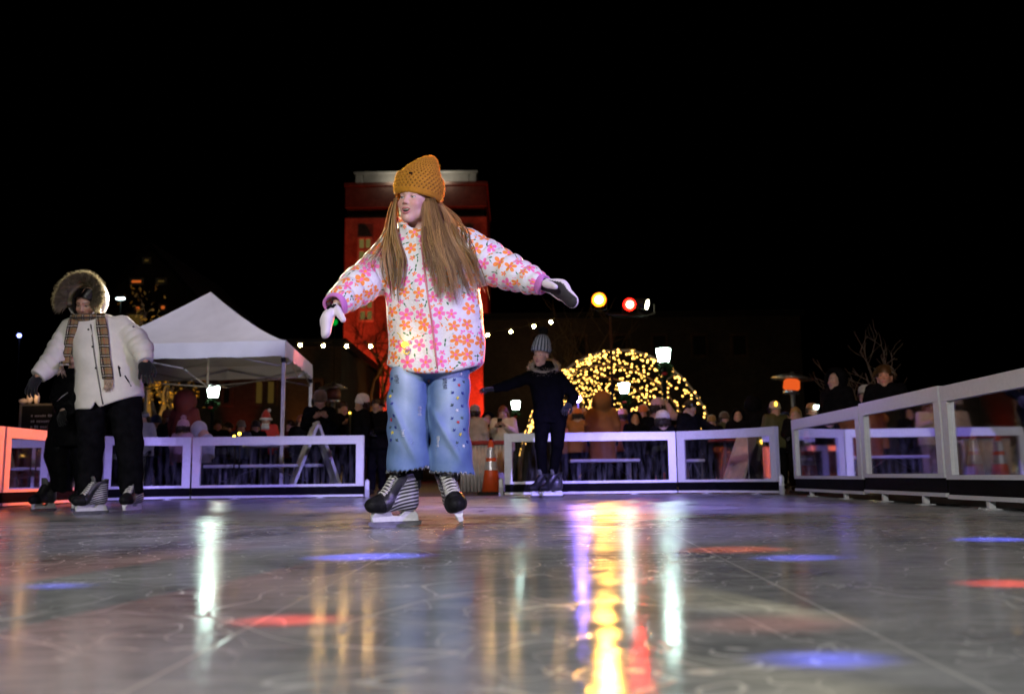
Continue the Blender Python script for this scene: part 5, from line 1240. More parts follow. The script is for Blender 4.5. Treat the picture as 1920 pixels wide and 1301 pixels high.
def black_skater():
    Y = 10.4; q = lambda px, py, dy=0.0: W(px, py, Y + dy); T = thing('person', 'smiling skater all in black with striped grey bobble hat and fur collar', 'person', (q(1030, 900).x, Y, 0))
    L = lambda py, l, r, ry, dy=0.0: (q(l, py, dy).z, (q(l, py, dy).x + q(r, py, dy).x) / 2, Y + dy, (q(r, py, dy).x - q(l, py, dy).x) / 2, ry)
    aL = [q(996, 706), q(970, 716, -.02), q(950, 723, -.05), q(926, 729, -.1)]; aR = [q(1048, 708), q(1066, 728), q(1076, 744, -.02), q(1068, 757, -.10)]
    HF = head_frame(q(1014, 667, -.03), -28, 4, 4); blk = mat('black skiing cloth', (.0025, .0025, .003), .8, var=.4, scale=18, bump=.5, bscale=30)
    coat_from(T, [L(800, 1004, 1060, .12), L(760, 1000, 1057, .12), L(730, 994, 1056, .125), L(705, 988, 1054, .115), L(694, 998, 1044, .09), L(684, 1004, 1039, .075), L(677, 1007, 1035, .07)], [(aL, [.070, .062, .056, .045]), (aR, [.070, .062, .056, .045])], blk, .011, q(1030, 794).z, (.006, 5))
    body_from(T, HF, (.52, .30, .24), [([q(1024, 706)] + aL, [.05, .045, .04, .035, .028]), ([q(1024, 706)] + aR, [.05, .045, .04, .035, .028]), ([q(1016, 790), q(1016, 885)], [.06, .04]), ([q(1046, 790), q(1036, 885)], [.06, .04])], [q(1022, 692), q(1028, 740), q(1032, 790)], .0055, .55)
    m, t, b = new_mat('striped grey wool'); th = t.attr('rib', 'Fac'); t.put(b.inputs['Base Color'], t.mix(t.ramp(t.m('SINE', t.m('MULTIPLY', th, 18)), -.3, .3), (.05, .06, .085), (.34, .35, .40))); b.inputs['Roughness'].default_value = .9; t.put(b.inputs['Normal'], t.bump(t.m('SINE', t.m('MULTIPLY', th, 36)), .6, .006))
    prof = [(.098, -.02), (.109, -.02), (.113, .015), (.110, .045), (.105, .05), (.10, .09), (.08, .14), (.05, .175), (.015, .19)]; n = 54; vs, fs, rib = [], [], []; hf = head_frame(q(1014, 657, -.03), -28, -6, 5)
    for r, z in prof:
        for j in range(n): a = 6.2832 * j / n; rr_ = r * (1 + .015 * math.cos(a * 18)); vs.append(from_local((rr_ * math.cos(a), rr_ * 1.06 * math.sin(a) + .012, z), hf)); rib.append(a)
    fs = [(i * n + j, i * n + (j + 1) % n, (i + 1) * n + (j + 1) % n, (i + 1) * n + j) for i in range(len(prof) - 1) for j in range(n)] + [tuple((len(prof) - 1) * n + j for j in range(n))]
    hat = link_mesh('knit_hat', vs, fs, m, T, True, True, attrs={'rib': rib}); pompom(hat, from_local((0, .012, .225), hf), .06, mat('black fluff', (.012, .012, .013), .9))
    fluff_collar(T, q(1020, 689, .02), .135, .10, .75, fuzz('pale beige fur', (.42, .35, .28)), 1500, .045, .032)
    for a, d, mir in ((aL, Vector((-1, -.3, -.1)), False), (aR, Vector((-.5, -.6, -.6)), True)): hand_mesh('glove', aim(a[-1], d, (0, .6, -.8)), M_GLOVE, T, .35, .15, 1.0, mir, .006)
    trousers_from(T, [([q(1017, 780), q(1014, 835, -.04), q(1018, 888, .0)], [.105, .066, .048]), ([q(1046, 780), q(1045, 835, -.06), q(1037, 888, -.02)], [.105, .066, .048])], blk, .010, .003)
    g1, g2 = G(1012, 931), G(1036, 932); skate(T, (g1.x, Y - .02, 0), (-.75, -.65), 0, 0, M_BOOTD, False, False, 1.0); skate(T, (g2.x, Y - .08, 0), (-.8, -.5), 0, 0, M_BOOTD, False, False, 1.0)
black_skater()
# --- the crowd beyond the rink ---------------------------------------------------
def crowd(label, px, py, Y, yaw=0, coat=None, head='beanie', hm=None, arms='down', headk=1.08, pants=None, skin=(.48, .29, .21), pitch=0, long=False, lean=0, group='people watching from behind the rink', hood_m=None, pom=None, extra=None, face=True):
    top = W(px, py, Y); k = max(.5, (top.z - .03) / 1.72); T = thing('person', label, 'person', (0, 0, 0), group); coat = coat or M_BLACKC; K = lambda *p: Vector(p) * k
    sh = 1.40; hc = Vector((lean * .1, -.02 - abs(pitch) * .002, 1.565)) * k; HF = head_frame(hc, 0, pitch, lean * 10); hk = headk * k
    A = {'down': ([(.185, 0, sh), (.25, .0, 1.17), (.24, -.06, .92)], [(-.185, 0, sh), (-.25, .0, 1.17), (-.24, -.06, .92)]),
         'phone': ([(.185, 0, sh), (.24, -.06, 1.16), (.10, -.30, 1.28)], [(-.185, 0, sh), (-.24, -.06, 1.16), (-.10, -.30, 1.27)]),
         'up': ([(.185, 0, sh), (.30, -.10, 1.42), (.14, -.14, 1.66)], [(-.185, 0, sh), (-.30, -.10, 1.40), (-.12, -.14, 1.64)]),
         'fold': ([(.185, 0, sh), (.25, -.04, 1.16), (.04, -.24, 1.12)], [(-.185, 0, sh), (-.25, -.04, 1.16), (-.03, -.25, 1.07)]),
         'reach': ([(.185, 0, sh), (.33, -.10, 1.24), (.40, -.34, 1.12)], [(-.185, 0, sh), (-.25, -.02, 1.16), (-.14, -.22, 1.06)])}[arms]
    A = [[K(*p) for p in a] for a in A]
    hz = (.50 if long else .80) * k
    lv = [(z * k, 0, 0, rx * k, ry * k) for z, rx, ry in ((hz / k - .05, .235, .165), (.95, .225, .165), (1.15, .215, .155), (1.32, .215, .145), (1.42, .185, .115), (1.49, .10, .085))]
    hood = None
    if head == 'hood':
        def hood(P):
            o = ell_(P, hc + K(0, .025, .02), np.array((.150, .155, .170)) * hk); i = ell_(P, hc + K(0, -.075, 0), np.array((.105, .155, .135)) * hk); return smax(o, -i, .01)
    coat_from(T, lv, [(a, [.082 * k, .075 * k, .055 * k]) for a in A], coat, .021 * max(k, .8), hz, (.008, 5), .008, 'coat', hood, seed=int(px) % 50, inner=.03)
    body_from(T, HF, skin, [([K(0, 0, 1.4)] + a, [.05 * k, .05 * k, .045 * k, .035 * k]) for a in A] + [([K(s * .09, 0, .85), K(s * .09, 0, .1)], [.07 * k, .045 * k]) for s in (1, -1)], [K(0, .01, 1.46), K(0, 0, 1.2), K(0, 0, .9)], .0085 if face else .014, 0, (.06, .04, .03), hk, .035)
    trousers_from(T, [([K(s * .085, 0, .80), K(s * .10, -.01, .45), K(s * .10, .01, .07)], [.105 * k, .08 * k, .065 * k]) for s in (1, -1)], pants or M_BLACKC, .024 * max(k, .8))
    for s in (1, -1):
        MB().ico((s * .10 * k, -.05 * k, .052 * k), .1 * k, 2, sc=(.5, 1.35, .52)).build('boot', mat('dark boot', (.02, .018, .016), .6), T)
    for a, mir in ((A[0], True), (A[1], False)):
        d = (a[2] - a[1]).normalized(); hand_mesh('glove' if arms != 'phone' else 'hand', aim(a[2], d, (0, .7, .7) if arms in ('phone', 'fold') else (0, -1, .1)), M_GLOVE if arms not in ('phone', 'up') else skin_mat('skin %.2f %.2f' % (skin[0], skin[1]), skin), T, .5, .12, k, mir, .009, extra=skin)
        if arms in ('phone', 'up'): pass
    hm = hm or wool('charcoal wool', (.03, .03, .035))
    if head in ('beanie', 'cap', 'santa'):
        h = MB(); Mx = Matrix.Translation(from_local((0, .012 * hk, .025 * hk), HF)) @ HF[1].to_4x4() @ Matrix.Scale(hk, 4)
        if head == 'cap': h.lathe([(.098, -.005), (.102, .03), (.088, .08), (.05, .108), (.01, .115)], 20, M=Mx, ry=1.1); h.add([(.09 * math.cos(a), .10 * math.sin(a) - .0, .006) for a in np.linspace(3.5, 5.92, 9)] + [(.075 * math.cos(a), .17 * math.sin(a) - .02, -.012) for a in np.linspace(3.7, 5.72, 9)], [(i, i + 1, i + 10, i + 9) for i in range(8)], 0, True, Mx)
        elif head == 'beanie': h.lathe([(.094, -.02), (.104, -.018), (.106, .02), (.101, .026), (.098, .06), (.082, .105), (.05, .13), (.012, .14)], 24, M=Mx, ry=1.1)
        else: h.lathe([(.095, -.02), (.098, .03), (.08, .09), (.05, .14), (.02, .18)], 20, M=Mx, ry=1.1)
        ho = h.build('hat', hm, T)
        if head == 'santa':
            b = MB(); b.tube([Mx @ Vector((.1 * math.cos(i * .3142), .108 * math.sin(i * .3142), -.008)) for i in range(21)], .026 * hk, 8); b.ico(Mx @ Vector((.06, 0, .17)), .035 * hk, 1); b.build('white_trim', mat('white plush', (.7, .68, .64), .9, bump=.6), ho)
            g = MB(); rr = random.Random(3)
            for i in range(500): a = rr.uniform(-1, 1); p = from_local((a * .06 * hk, -.085 * hk + abs(a) * .03 * hk, (-.06 - .03 * rr.random()) * hk), HF); g.tube([p, p + K(rr.uniform(-.02, .02), -.03, -.05), p + K(rr.uniform(-.03, .03), -.03, -.12)], [.004, .004, .001], 3)
            g.build('beard', mat('white plush', (.7, .68, .64), .9), T)
        if pom: pompom(ho, Mx @ Vector((0, 0, .165)), .05 * hk, pom, 260)
    if head in ('hair', 'longhair', 'beanie', 'cap'):
        rr = random.Random(int(px)); hb = MB(); rnd = []; hairc = hood_m or hair_mat('dark brown hair', (.012, .008, .006), (.06, .035, .02)); L_ = {'longhair': .34, 'hair': .06}.get(head, .10); N = {'longhair': 420, 'hair': 460}.get(head, 150)
        for i in range(N):
            a = rr.uniform(-.35, 3.49); el = rr.uniform(.15 if head in ('hair', 'longhair') else -.05, 1.5) if head in ('hair', 'longhair') else rr.uniform(-.1, .15)
            d = Vector((math.cos(a) * math.cos(el), math.sin(a) * math.cos(el), math.sin(el))); p = Vector((d.x * .082, d.y * .102 + .016, d.z * .098 + .036))
            o = Vector((d.x, d.y + .1, 0)).normalized(); w_ = rr.uniform(.7, 1.3) * L_; e1 = p + o * .02 + Vector((rr.uniform(-.012, .012), 0, .012 - w_ * .25)); e2 = p + o * .03 * (1.4 if head == 'hair' else .7) + Vector((rr.uniform(-.02, .02), 0, -w_))
            n0 = len(hb.v); hb.tube([from_local(v * hk, HF) for v in catmull([p, e1, e2], 3)], [.006 * hk] * 6 + [.001 * hk], 3, cap=False); rnd += [rr.random()] * (len(hb.v) - n0)
        if head in ('hair', 'longhair'):
            n0 = len(hb.v); hb.lathe([(.088, .0), (.090, .04), (.075, .09), (.04, .125), (.01, .135)], 18, M=Matrix.Translation(from_local((0, .022 * hk, .008 * hk), HF)) @ HF[1].to_4x4() @ Matrix.Scale(hk, 4), ry=1.12); rnd += [.4] * (len(hb.v) - n0)
        link_mesh('hair', hb.v, hb.f, hairc, T, False, True, attrs={'rnd': rnd})
    if extra: extra(T, A, HF, k, hk)
    T.location = (top.x, Y, 0); T.rotation_euler = (0, 0, R(yaw))
    return T
W_RED = wool('red wool', (.45, .03, .02)); W_WHITE = wool('white wool', (.62, .6, .62)); W_PINK = wool('dusty pink fleece', (.42, .24, .30), .9); W_GREY = wool('grey wool', (.20, .20, .22)); W_ORANGE = wool('orange wool', (.6, .16, .03)); W_BROWN = wool('brown wool', (.10, .06, .03))
C_NAVY = mat('navy coat', (.02, .03, .075), .6, bump=.4); C_MAROON = mat('maroon coat', (.09, .008, .008), .8, bump=.5, bscale=60); C_RUST = mat('rust brown coat', (.30, .11, .025), .75, bump=.4, bscale=50); C_BROWN = mat('toffee brown coat', (.26, .095, .02), .8, bump=.4, bscale=50)
C_CREAM = mat('cream jacket', (.55, .47, .34), .7, bump=.4); C_TAN = mat('grey tan puffer', (.36, .31, .28), .6, bump=.5); C_GREYF = mat('pale grey fleece', (.36, .36, .38), .9, bump=.9, bscale=120, sheen=.4); C_OLIVE = mat('olive coat', (.06, .06, .02), .7, bump=.4); P_JEANS = mat('blue jeans', (.06, .09, .18), .85, bump=.3); P_TAN = mat('tan trousers', (.4, .33, .24), .8)
BLOND = hair_mat('blond hair', (.25, .16, .05), (.6, .42, .16)); REDH = hair_mat('auburn hair', (.12, .03, .012), (.35, .12, .05)); WAVY = hair_mat('wavy brown hair', (.03, .018, .008), (.16, .09, .03))
def phone(T, A, HF, k, hk, on=True):
    p = (A[0][2] + A[1][2]) / 2 + Vector((0, -.06, .08)) * k; MB().bbox(p + Vector((-.04, -.006, -.075)), p + Vector((.04, .006, .075)), .006).build('phone_case', mat('black phone', (.01, .01, .01), .3), T)
    MB().box(p + Vector((-.034, .0065, -.066)), p + Vector((.034, .009, .066))).build('phone_screen', emat('phone screen', (.7, .8, 1), 1.6), T)
def headlamp(T, A, HF, k, hk): MB().bbox((-.045, -.02, -.03), (.045, .0, .03), .008, M=Matrix.Translation(from_local((.03 * hk, -.115 * hk, .05 * hk), HF))).build('lamp', emat('white pocket lamp', (.75, 1, .95), 9.0), T)
def hat_glow(T, A, HF, k, hk): MB().ico(from_local((-.03, -.10 * hk, .10 * hk), HF), .028, 1, sc=(.8, .8, 1.4)).build('lamp', emat('amber hat glow', (1, .55, .06), 5.0), T)  # emissive amber blob put in for the glow on the hat
crowd('person in a grey cap just beside the cream parka', 271, 768, 15.5, -20, C_GREYF, 'cap', W_GREY)
crowd('small child with a navy hat near the tent', 293, 777, 16.5, 35, C_NAVY, 'beanie', wool('navy wool', (.02, .03, .10)), headk=1.2)
crowd('child with a grey and red beanie in a navy coat', 316, 767, 16, -30, C_NAVY, 'beanie', wool('grey red wool', (.28, .13, .13)), headk=1.15)
crowd('large person in a maroon hooded coat, back turned', 348, 735, 15.0, 165, C_MAROON, 'hood', headk=1.3, long=True)
crowd('child in a dusty pink fleece with bobble hat, back turned', 344, 787, 12.9, 170, W_PINK, 'beanie', W_PINK, headk=1.35, pom=W_PINK)
crowd('child in a pale grey fleece hood leaning over', 383, 790, 12.9, 150, C_GREYF, 'hood', headk=1.25, lean=1.6)
crowd('dark haired person near the lamp post under the tent', 409, 783, 18, 20, M_BLACKC, 'hair', skin=(.5, .22, .15))
crowd('person with a red scarf coloured coat left of the Christmas hat', 427, 788, 18.5, -40, mat('dim red coat', (.3, .02, .015), .7), 'hair')
crowd('person in dark clothes with a small round hat in the tent', 480, 786, 18, 30, M_BLACKC, 'beanie')
crowd('person with white beard and red Christmas hat', 499, 772, 19, 10, mat('Christmas red coat', (.42, .02, .012), .8), 'santa', W_RED, headk=1.15)
crowd('person in black looking down, fluffy brown hat, in front of the heater', 600, 731, 13.2, 15, M_BLACKC, 'beanie', W_BROWN, 'phone', 1.15, pitch=18)
crowd('person with a bright white beanie and black coat', 673, 737, 13.4, -50, M_BLACKC, 'beanie', W_WHITE, headk=1.12, lean=1.2)
crowd('dimly lit person between the two dark coats', 643, 748, 15.2, 30, M_BLACKC, 'hair', arms='phone')
crowd('dark haired person in a black coat behind the patterned jeans', 708, 742, 13.6, -15, M_BLACKC, 'hair', arms='fold')
crowd('person in a grey tan puffer seen from behind in the gap', 890, 757, 15.0, 150, C_TAN, 'beanie', W_GREY, 'down', pants=P_TAN)
crowd('long haired person in a cream jacket looking down at a phone in the gap', 944, 757, 15.2, -12, C_CREAM, 'longhair', None, 'phone', hood_m=REDH, pants=P_TAN, pitch=16, extra=phone)
crowd('person in a rust coat holding both arms up', 1083, 762, 14.2, 160, C_RUST, 'beanie', W_ORANGE, 'up', headk=1.0)
crowd('large person in a toffee brown hooded coat, back turned', 1128, 735, 13.6, 178, C_BROWN, 'hood', headk=1.18, long=True)
crowd('person with a pale orange hat beside the brown hood', 1167, 764, 15.5, -160, C_RUST, 'beanie', wool('salmon wool', (.55, .28, .2)))
crowd('face under a dark hood below the two lamp posts', 1190, 770, 15, 10, M_BLACKC, 'hood', skin=(.52, .27, .15))
crowd('person with a red orange hat in front of the tunnel', 1206, 757, 17, -40, M_BLACKC, 'beanie', W_ORANGE, skin=(.5, .25, .15))
crowd('person with a pink fluffy hat beneath the tall lamp post', 1233, 748, 17, 140, wool('salmon fleece', (.5, .3, .24), .9), 'beanie', wool('pale pink wool', (.6, .36, .34), .9), headk=1.35, arms='up')
crowd('small child in a pale grey beanie peeping over the barrier', 1242, 773, 12.55, 175, M_BLACKC, 'beanie', W_WHITE, headk=1.6)
crowd('dark haired person leaning on the corner barrier with one arm out', 1291, 746, 12.7, 28, M_BLACKC, 'hair', None, 'reach', 1.12, pitch=22)
crowd('dark figure with a small hood right of the tunnel', 1383, 764, 15, -20, M_BLACKC, 'hood', headk=1.0)
crowd('taller dark hooded figure right of the tunnel', 1411, 742, 15, 160, M_BLACKC, 'hood', headk=1.1)
crowd('person whose pale hat has an amber glow', 1452, 750, 14.6, 12, C_OLIVE, 'beanie', wool('oatmeal wool', (.45, .38, .26)), extra=hat_glow)
crowd('blond person reaching for the end of the side barrier', 1491, 758, 13.0, -30, M_BLACKC, 'longhair', None, 'reach', hood_m=BLOND)
crowd('person with a white lamp shining at the forehead', 1521, 751, 13.4, 8, M_BLACKC, 'cap', wool('amber wool', (.3, .16, .05)), extra=headlamp)
crowd('tall figure in black standing behind the side barriers', 1566, 690, 11.5, -60, M_BLACKC, 'hood')
crowd('wavy haired person in black behind the side barriers', 1657, 681, 10.6, -28, M_BLACKC, 'hair', None, 'down', 1.2, hood_m=WAVY, skin=(.5, .26, .17))
crowd('child in a pale cap in front of the wavy haired person', 1623, 717, 11.0, -50, M_BLACKC, 'cap', wool('pale cap wool', (.3, .3, .27)), headk=1.15)
for lab, px, py, Y, yaw, ct, hd, hm_, arms in (
    ('dark coated person in a grey hat half way along the tent barrier', 452, 786, 17.5, 40, C_NAVY, 'beanie', W_GREY, 'down'),
    ('dark haired person in maroon right of the tent pole', 545, 784, 17, -30, C_MAROON, 'hair', None, 'phone'),
    ('person in a rust hat behind the sandwich board', 566, 776, 16.5, 20, M_BLACKC, 'beanie', wool('rust wool', (.3, .09, .03)), 'down'),
    ('hooded figure squeezed between the two people of the gap', 915, 772, 17, -20, M_BLACKC, 'hood', None, 'down'),
    ('person in black with red mittens held up left of the brown hood', 1064, 770, 15.5, 150, C_RUST, 'hair', None, 'up'),
    ('dark haired person just right of the brown hood', 1152, 776, 16.5, -150, C_BROWN, 'hair', None, 'down'),
    ('tall dark haired figure half hidden by the pink hat', 1258, 760, 18, 20, M_BLACKC, 'hair', None, 'phone'),
    ('small dark figure with an ochre hat under the right foot of the tunnel', 1334, 776, 16.5, -20, M_BLACKC, 'beanie', wool('ochre wool', (.28, .17, .04)), 'down'),
    ('dark figure in a round brown hat right of the tunnel foot', 1357, 770, 17, 30, C_OLIVE, 'beanie', W_BROWN, 'down'),
    ('dark figure in a red hat beneath the patio heater', 1431, 768, 16.5, -40, M_BLACKC, 'beanie', W_RED, 'fold'),
    ('dark figure in a navy hood beside the oatmeal hat', 1472, 772, 16.5, 25, C_NAVY, 'hood', None, 'down')):
    crowd(lab, px, py, Y, yaw, ct, hd, hm_, arms, face=False)
# ------------------------------------------------------------------ things standing behind the barriers
M_CONE = mat('orange cone plastic', (.72, .09, .015), .45, var=.1); M_REFL = mat('silver reflective collar', (.62, .62, .66), .3, .4); M_RUB = mat('black rubber base', (.02, .02, .02), .7)
def cone(label, px, Y):
    p = XG(px, Y); t = thing('traffic_cone', label, 'traffic cone', p, 'traffic cones')
    MB().bbox((-.19, -.19, 0), (.19, .19, .035), .01).build('base', M_RUB, t)
    pr = lambda z: .135 - (z - .035) * .145
    MB().lathe([(pr(.035), .0352), (pr(.30), .30), (pr(.45), .45), (pr(.6), .6), (.035, .70), (.03, .715), (.03, .74), (.02, .745)], 22).build('cone_body', M_CONE, t)
    for a, b_ in ((.33, .45), (.50, .64)): MB().lathe([(pr(a) + .003, a), (pr(b_) + .003, b_)], 22, cap=False).build('reflective_collar', M_REFL, t)
cone('traffic cone standing in the gap between the straight barriers', 921, 13.0)
cone('traffic cone behind the far pane of the side row', 1516, 11.3)
cone('traffic cone low behind the straight barrier next to the brown hood', 1243, 14.0)
cone('traffic cone far off behind the near side barrier', 1830, 12.5)
M_WTOP = mat('white plastic table top', (.6, .6, .62), .5, var=.06); M_LEG = mat('grey metal leg', (.25, .25, .27), .4, .6); M_WPL = mat('white sign plastic', (.66, .66, .67), .5, var=.05, bump=.2, bscale=15)
def bench(label, px0, px1, Y, z):
    a, b_ = XG(px0, Y), XG(px1, Y); t = thing('bench', label, 'bench', (a + b_) / 2, 'long white benches'); h = (b_.x - a.x) / 2
    MB().bbox((-h, -.17, z - .04), (h, .17, z), .008).build('seat', M_WTOP, t)
    for x in (-h * .72, h * .72):
        MB().tube([(x, -.15, 0), (x, -.12, z - .042)], .016, 8).tube([(x, .15, 0), (x, .12, z - .042)], .016, 8).tube([(x, -.13, z * .5), (x, .13, z * .5)], .012, 6).build('leg', M_LEG, t)
    MB().tube([(-h * .72, 0, z * .5), (-h * .1, 0, z - .045)], .012, 6).tube([(h * .72, 0, z * .5), (h * .1, 0, z - .045)], .012, 6).build('brace', M_LEG, t)
bench('long white bench behind the straight barrier under the tent', 388, 602, 12.75, .44)
bench('long white bench behind the straight barrier with the black skater', 1068, 1198, 12.9, .46)
bench('short white bench behind the curved corner barrier', 1282, 1318, 12.6, .44)
def high_table(label, px, Y, w_, z, m):
    p = XG(px, Y); t = thing('table', label, 'table', p); MB().lathe([(w_, z - .03), (w_ + .01, z - .015), (w_, z)], 28).build('table_top', m, t)
    for i in range(4):
        a = .6 + i * 1.5708; MB().tube([(math.cos(a) * w_ * .75, math.sin(a) * w_ * .75, 0), (math.cos(a) * w_ * .62, math.sin(a) * w_ * .62, z - .031)], .016, 8).build('leg', M_LEG, t)
high_table('round white table behind the straight barrier under the tent', 497, 13.9, .33, .74, M_WTOP)
high_table('round table with a reddish top behind the curved corner barrier', 1385, 13.4, .40, .72, mat('reddish table cloth', (.35, .05, .03), .7))
def a_frame(label, px, Y, yaw, h, m, wd=.56):
    p = XG(px, Y); t = thing('sandwich_board', label, 'sandwich board', p, 'folding sandwich boards', R(yaw)); sp = .36
    for s in (1, -1):
        a = math.atan2(sp, h); M = Matrix.Translation((0, s * sp, 0)) @ Matrix.Rotation(s * a, 4, 'X')
        L = math.hypot(sp, h) - .02; b = MB()
        b.bbox((-wd / 2, -.014, .14), (wd / 2, .014, L), .01, M=M); b.bbox((-wd / 2, -.02, .0), (-wd / 2 + .07, .02, .139), .008, M=M); b.bbox((wd / 2 - .07, -.02, .0), (wd / 2, .02, .139), .008, M=M)
        b.bbox((-wd / 2, -.024, .20), (-wd / 2 + .05, -.0145, L - .02), .004, M=M); b.bbox((wd / 2 - .05, -.024, .20), (wd / 2, -.0145, L - .02), .004, M=M)
        b.bbox((-wd / 2 + .09, -.022, L + .001), (-wd / 2 + .20, .022, L + .05), .012, M=M); b.bbox((wd / 2 - .20, -.022, L + .001), (wd / 2 - .09, .022, L + .05), .012, M=M); b.build('board', m, t)
a_frame('white folding sandwich board seen edge on behind the barrier by the tent', 591, 12.75, -70, .98, M_WPL)
a_frame('orange tinged sandwich board behind the curved corner barrier', 1409, 12.7, -68, .80, mat('orange tinged board plastic', (.6, .5, .42), .5), .45)  # plastic with an orange tinged base colour
def skirted_table():
    Y = 14.0; a, b_ = XG(866, Y), XG(950, Y); t = thing('table', 'long table with red top and white skirt behind the gap cone', 'table', (a + b_) / 2); h = (b_.x - a.x) / 2
    MB().bbox((-h, -.36, .70), (h, .36, .76), .012).build('table_top', mat('red table cover', (.28, .02, .015), .7, bump=.3), t)
    vs = []; n = 60
    for z in (.698, .35, .03):
        for i in range(n + 1): vs.append((-h + 2 * h * i / n, -.33 - .016 * math.sin(i * 1.35) * (1 + (.698 - z)), z))
    o = MB().add(vs, [(j * (n + 1) + i, j * (n + 1) + i + 1, (j + 1) * (n + 1) + i + 1, (j + 1) * (n + 1) + i) for j in range(2) for i in range(n)], 0, True).build('skirt', mat('white skirt cloth', (.5, .46, .44), .85, bump=.2), t); md = o.modifiers.new('t', 'SOLIDIFY'); md.thickness = .006
    for x in (-h + .06, h - .06): MB().tube([(x, .2, 0), (x, .2, .699)], .018, 8).build('leg', M_LEG, t)
skirted_table()
def chalkboard():
    Y = 11.9; a, b_ = W(38, 757, Y), W(108, 757, Y); c = (a + b_) / 2; t = thing('sign_board', 'dark framed notice board with faint rows of pale writing behind the orange lit barrier', 'sign', (c.x, Y, 0)); h = (b_.x - a.x) / 2
    MB().bbox((-h + .03, -.012, .32), (h - .03, .012, a.z - .03), .003).build('panel', mat('dark slate panel', (.012, .013, .014), .5), t)
    f = MB()
    for lo, hi in (((-h, -.02, .05), (-h + .03, .02, a.z)), ((h - .03, -.02, .05), (h, .02, a.z)), ((-h + .03, -.02, a.z - .03), (h - .03, .02, a.z)), ((-h + .03, -.02, .29), (h - .03, .02, .32))): f.bbox(lo, hi, .004)
    f.bbox((-h - .02, -.2, 0), (-h + .05, .2, .049), .006).bbox((h - .05, -.2, 0), (h + .02, .2, .049), .006); f.build('frame', mat('grey board frame', (.12, .12, .11), .5, .3), t)
    w_ = MB(); rr = random.Random(9)
    for r, z in enumerate((a.z - .17, a.z - .24, a.z - .31, a.z - .38)):
        x = -h * .35 + .05 * (r == 3)
        while x < h * .7:
            L = rr.uniform(.012, .026); w_.box((x, -.0165, z), (x + L, -.0125, z + rr.uniform(.022, .034))); x += L + (.008 if rr.random() > .2 else .03)
    w_.build('lettering', mat('faint pale paint', (.25, .25, .27), .7), t)
    o = MB(); o.ico((-.12, 0, a.z + .075), .07, 2, sc=(.55, .5, 1.1)).ico((-.20, 0, a.z + .035), .055, 2, sc=(1.1, .5, .6)).ico((-.03, 0, a.z + .065), .07, 2, sc=(.5, .5, 1.1)); tag(o.build('board_topper', mat('white moulded plastic', (.75, .66, .55), .4), None), 'small white moulded ornament sitting on top of the notice board', 'ornament').location = (c.x, Y, 0)
chalkboard()
light('topper_glow', 'POINT', W(58, 735, 11.7), 1.4, (1, .55, .25), .03)
def little_lamp(name, label, px, py, Y, r, col, st, sc=(1, 1, 1)):
    p = W(px, py, Y); t = thing(name, label, 'lamp', (p.x, Y, 0)); MB().tube([(0, .03, 0), (0, .03, p.z)], .012, 6).build('pole', M_IRON, t); MB().ico((0, 0, p.z), r, 1, sc=sc).build('lamp_head', emat(name + ' light', col, st), t)
little_lamp('blue_lamp', 'tiny blue lamp alone in the dark sky area', 36, 629, 30, .06, (.25, .3, 1), 14)
little_lamp('area_lamp', 'flat cool white area lamp left of the tent peak', 226, 560, 32, .1, (.75, 1, 1), 12, (1.7, .5, .45))
little_lamp('violet_lamp', 'small violet blue lamp beside the arm of the black clad skater', 1084, 748, 15.2, .05, (.26, .16, 1), 420)
little_lamp('green_lamp', 'dim green lamp beside the hanging mitten', 627, 604, 30, .11, (.0, .35, .03), .9)
little_lamp('corner_lamp', 'white lamp just above the near side barrier', 1836, 722, 14, .045, (.95, .95, 1), 30, (1.7, .5, .6))
little_lamp('bulb_stake', 'small amber bulb near the white beanie', 656, 774, 13.1, .014, (1, .6, .05), 10)
little_lamp('bulb_stake', 'amber bulb on a stake just above the barrier by the tent', 449, 813, 12.2, .022, (1, .6, .05), 10)
little_lamp('bulb_stake', 'cool white bulb on a stake just above the barrier by the tent', 439, 818, 12.2, .018, (.8, 1, 1), 10)
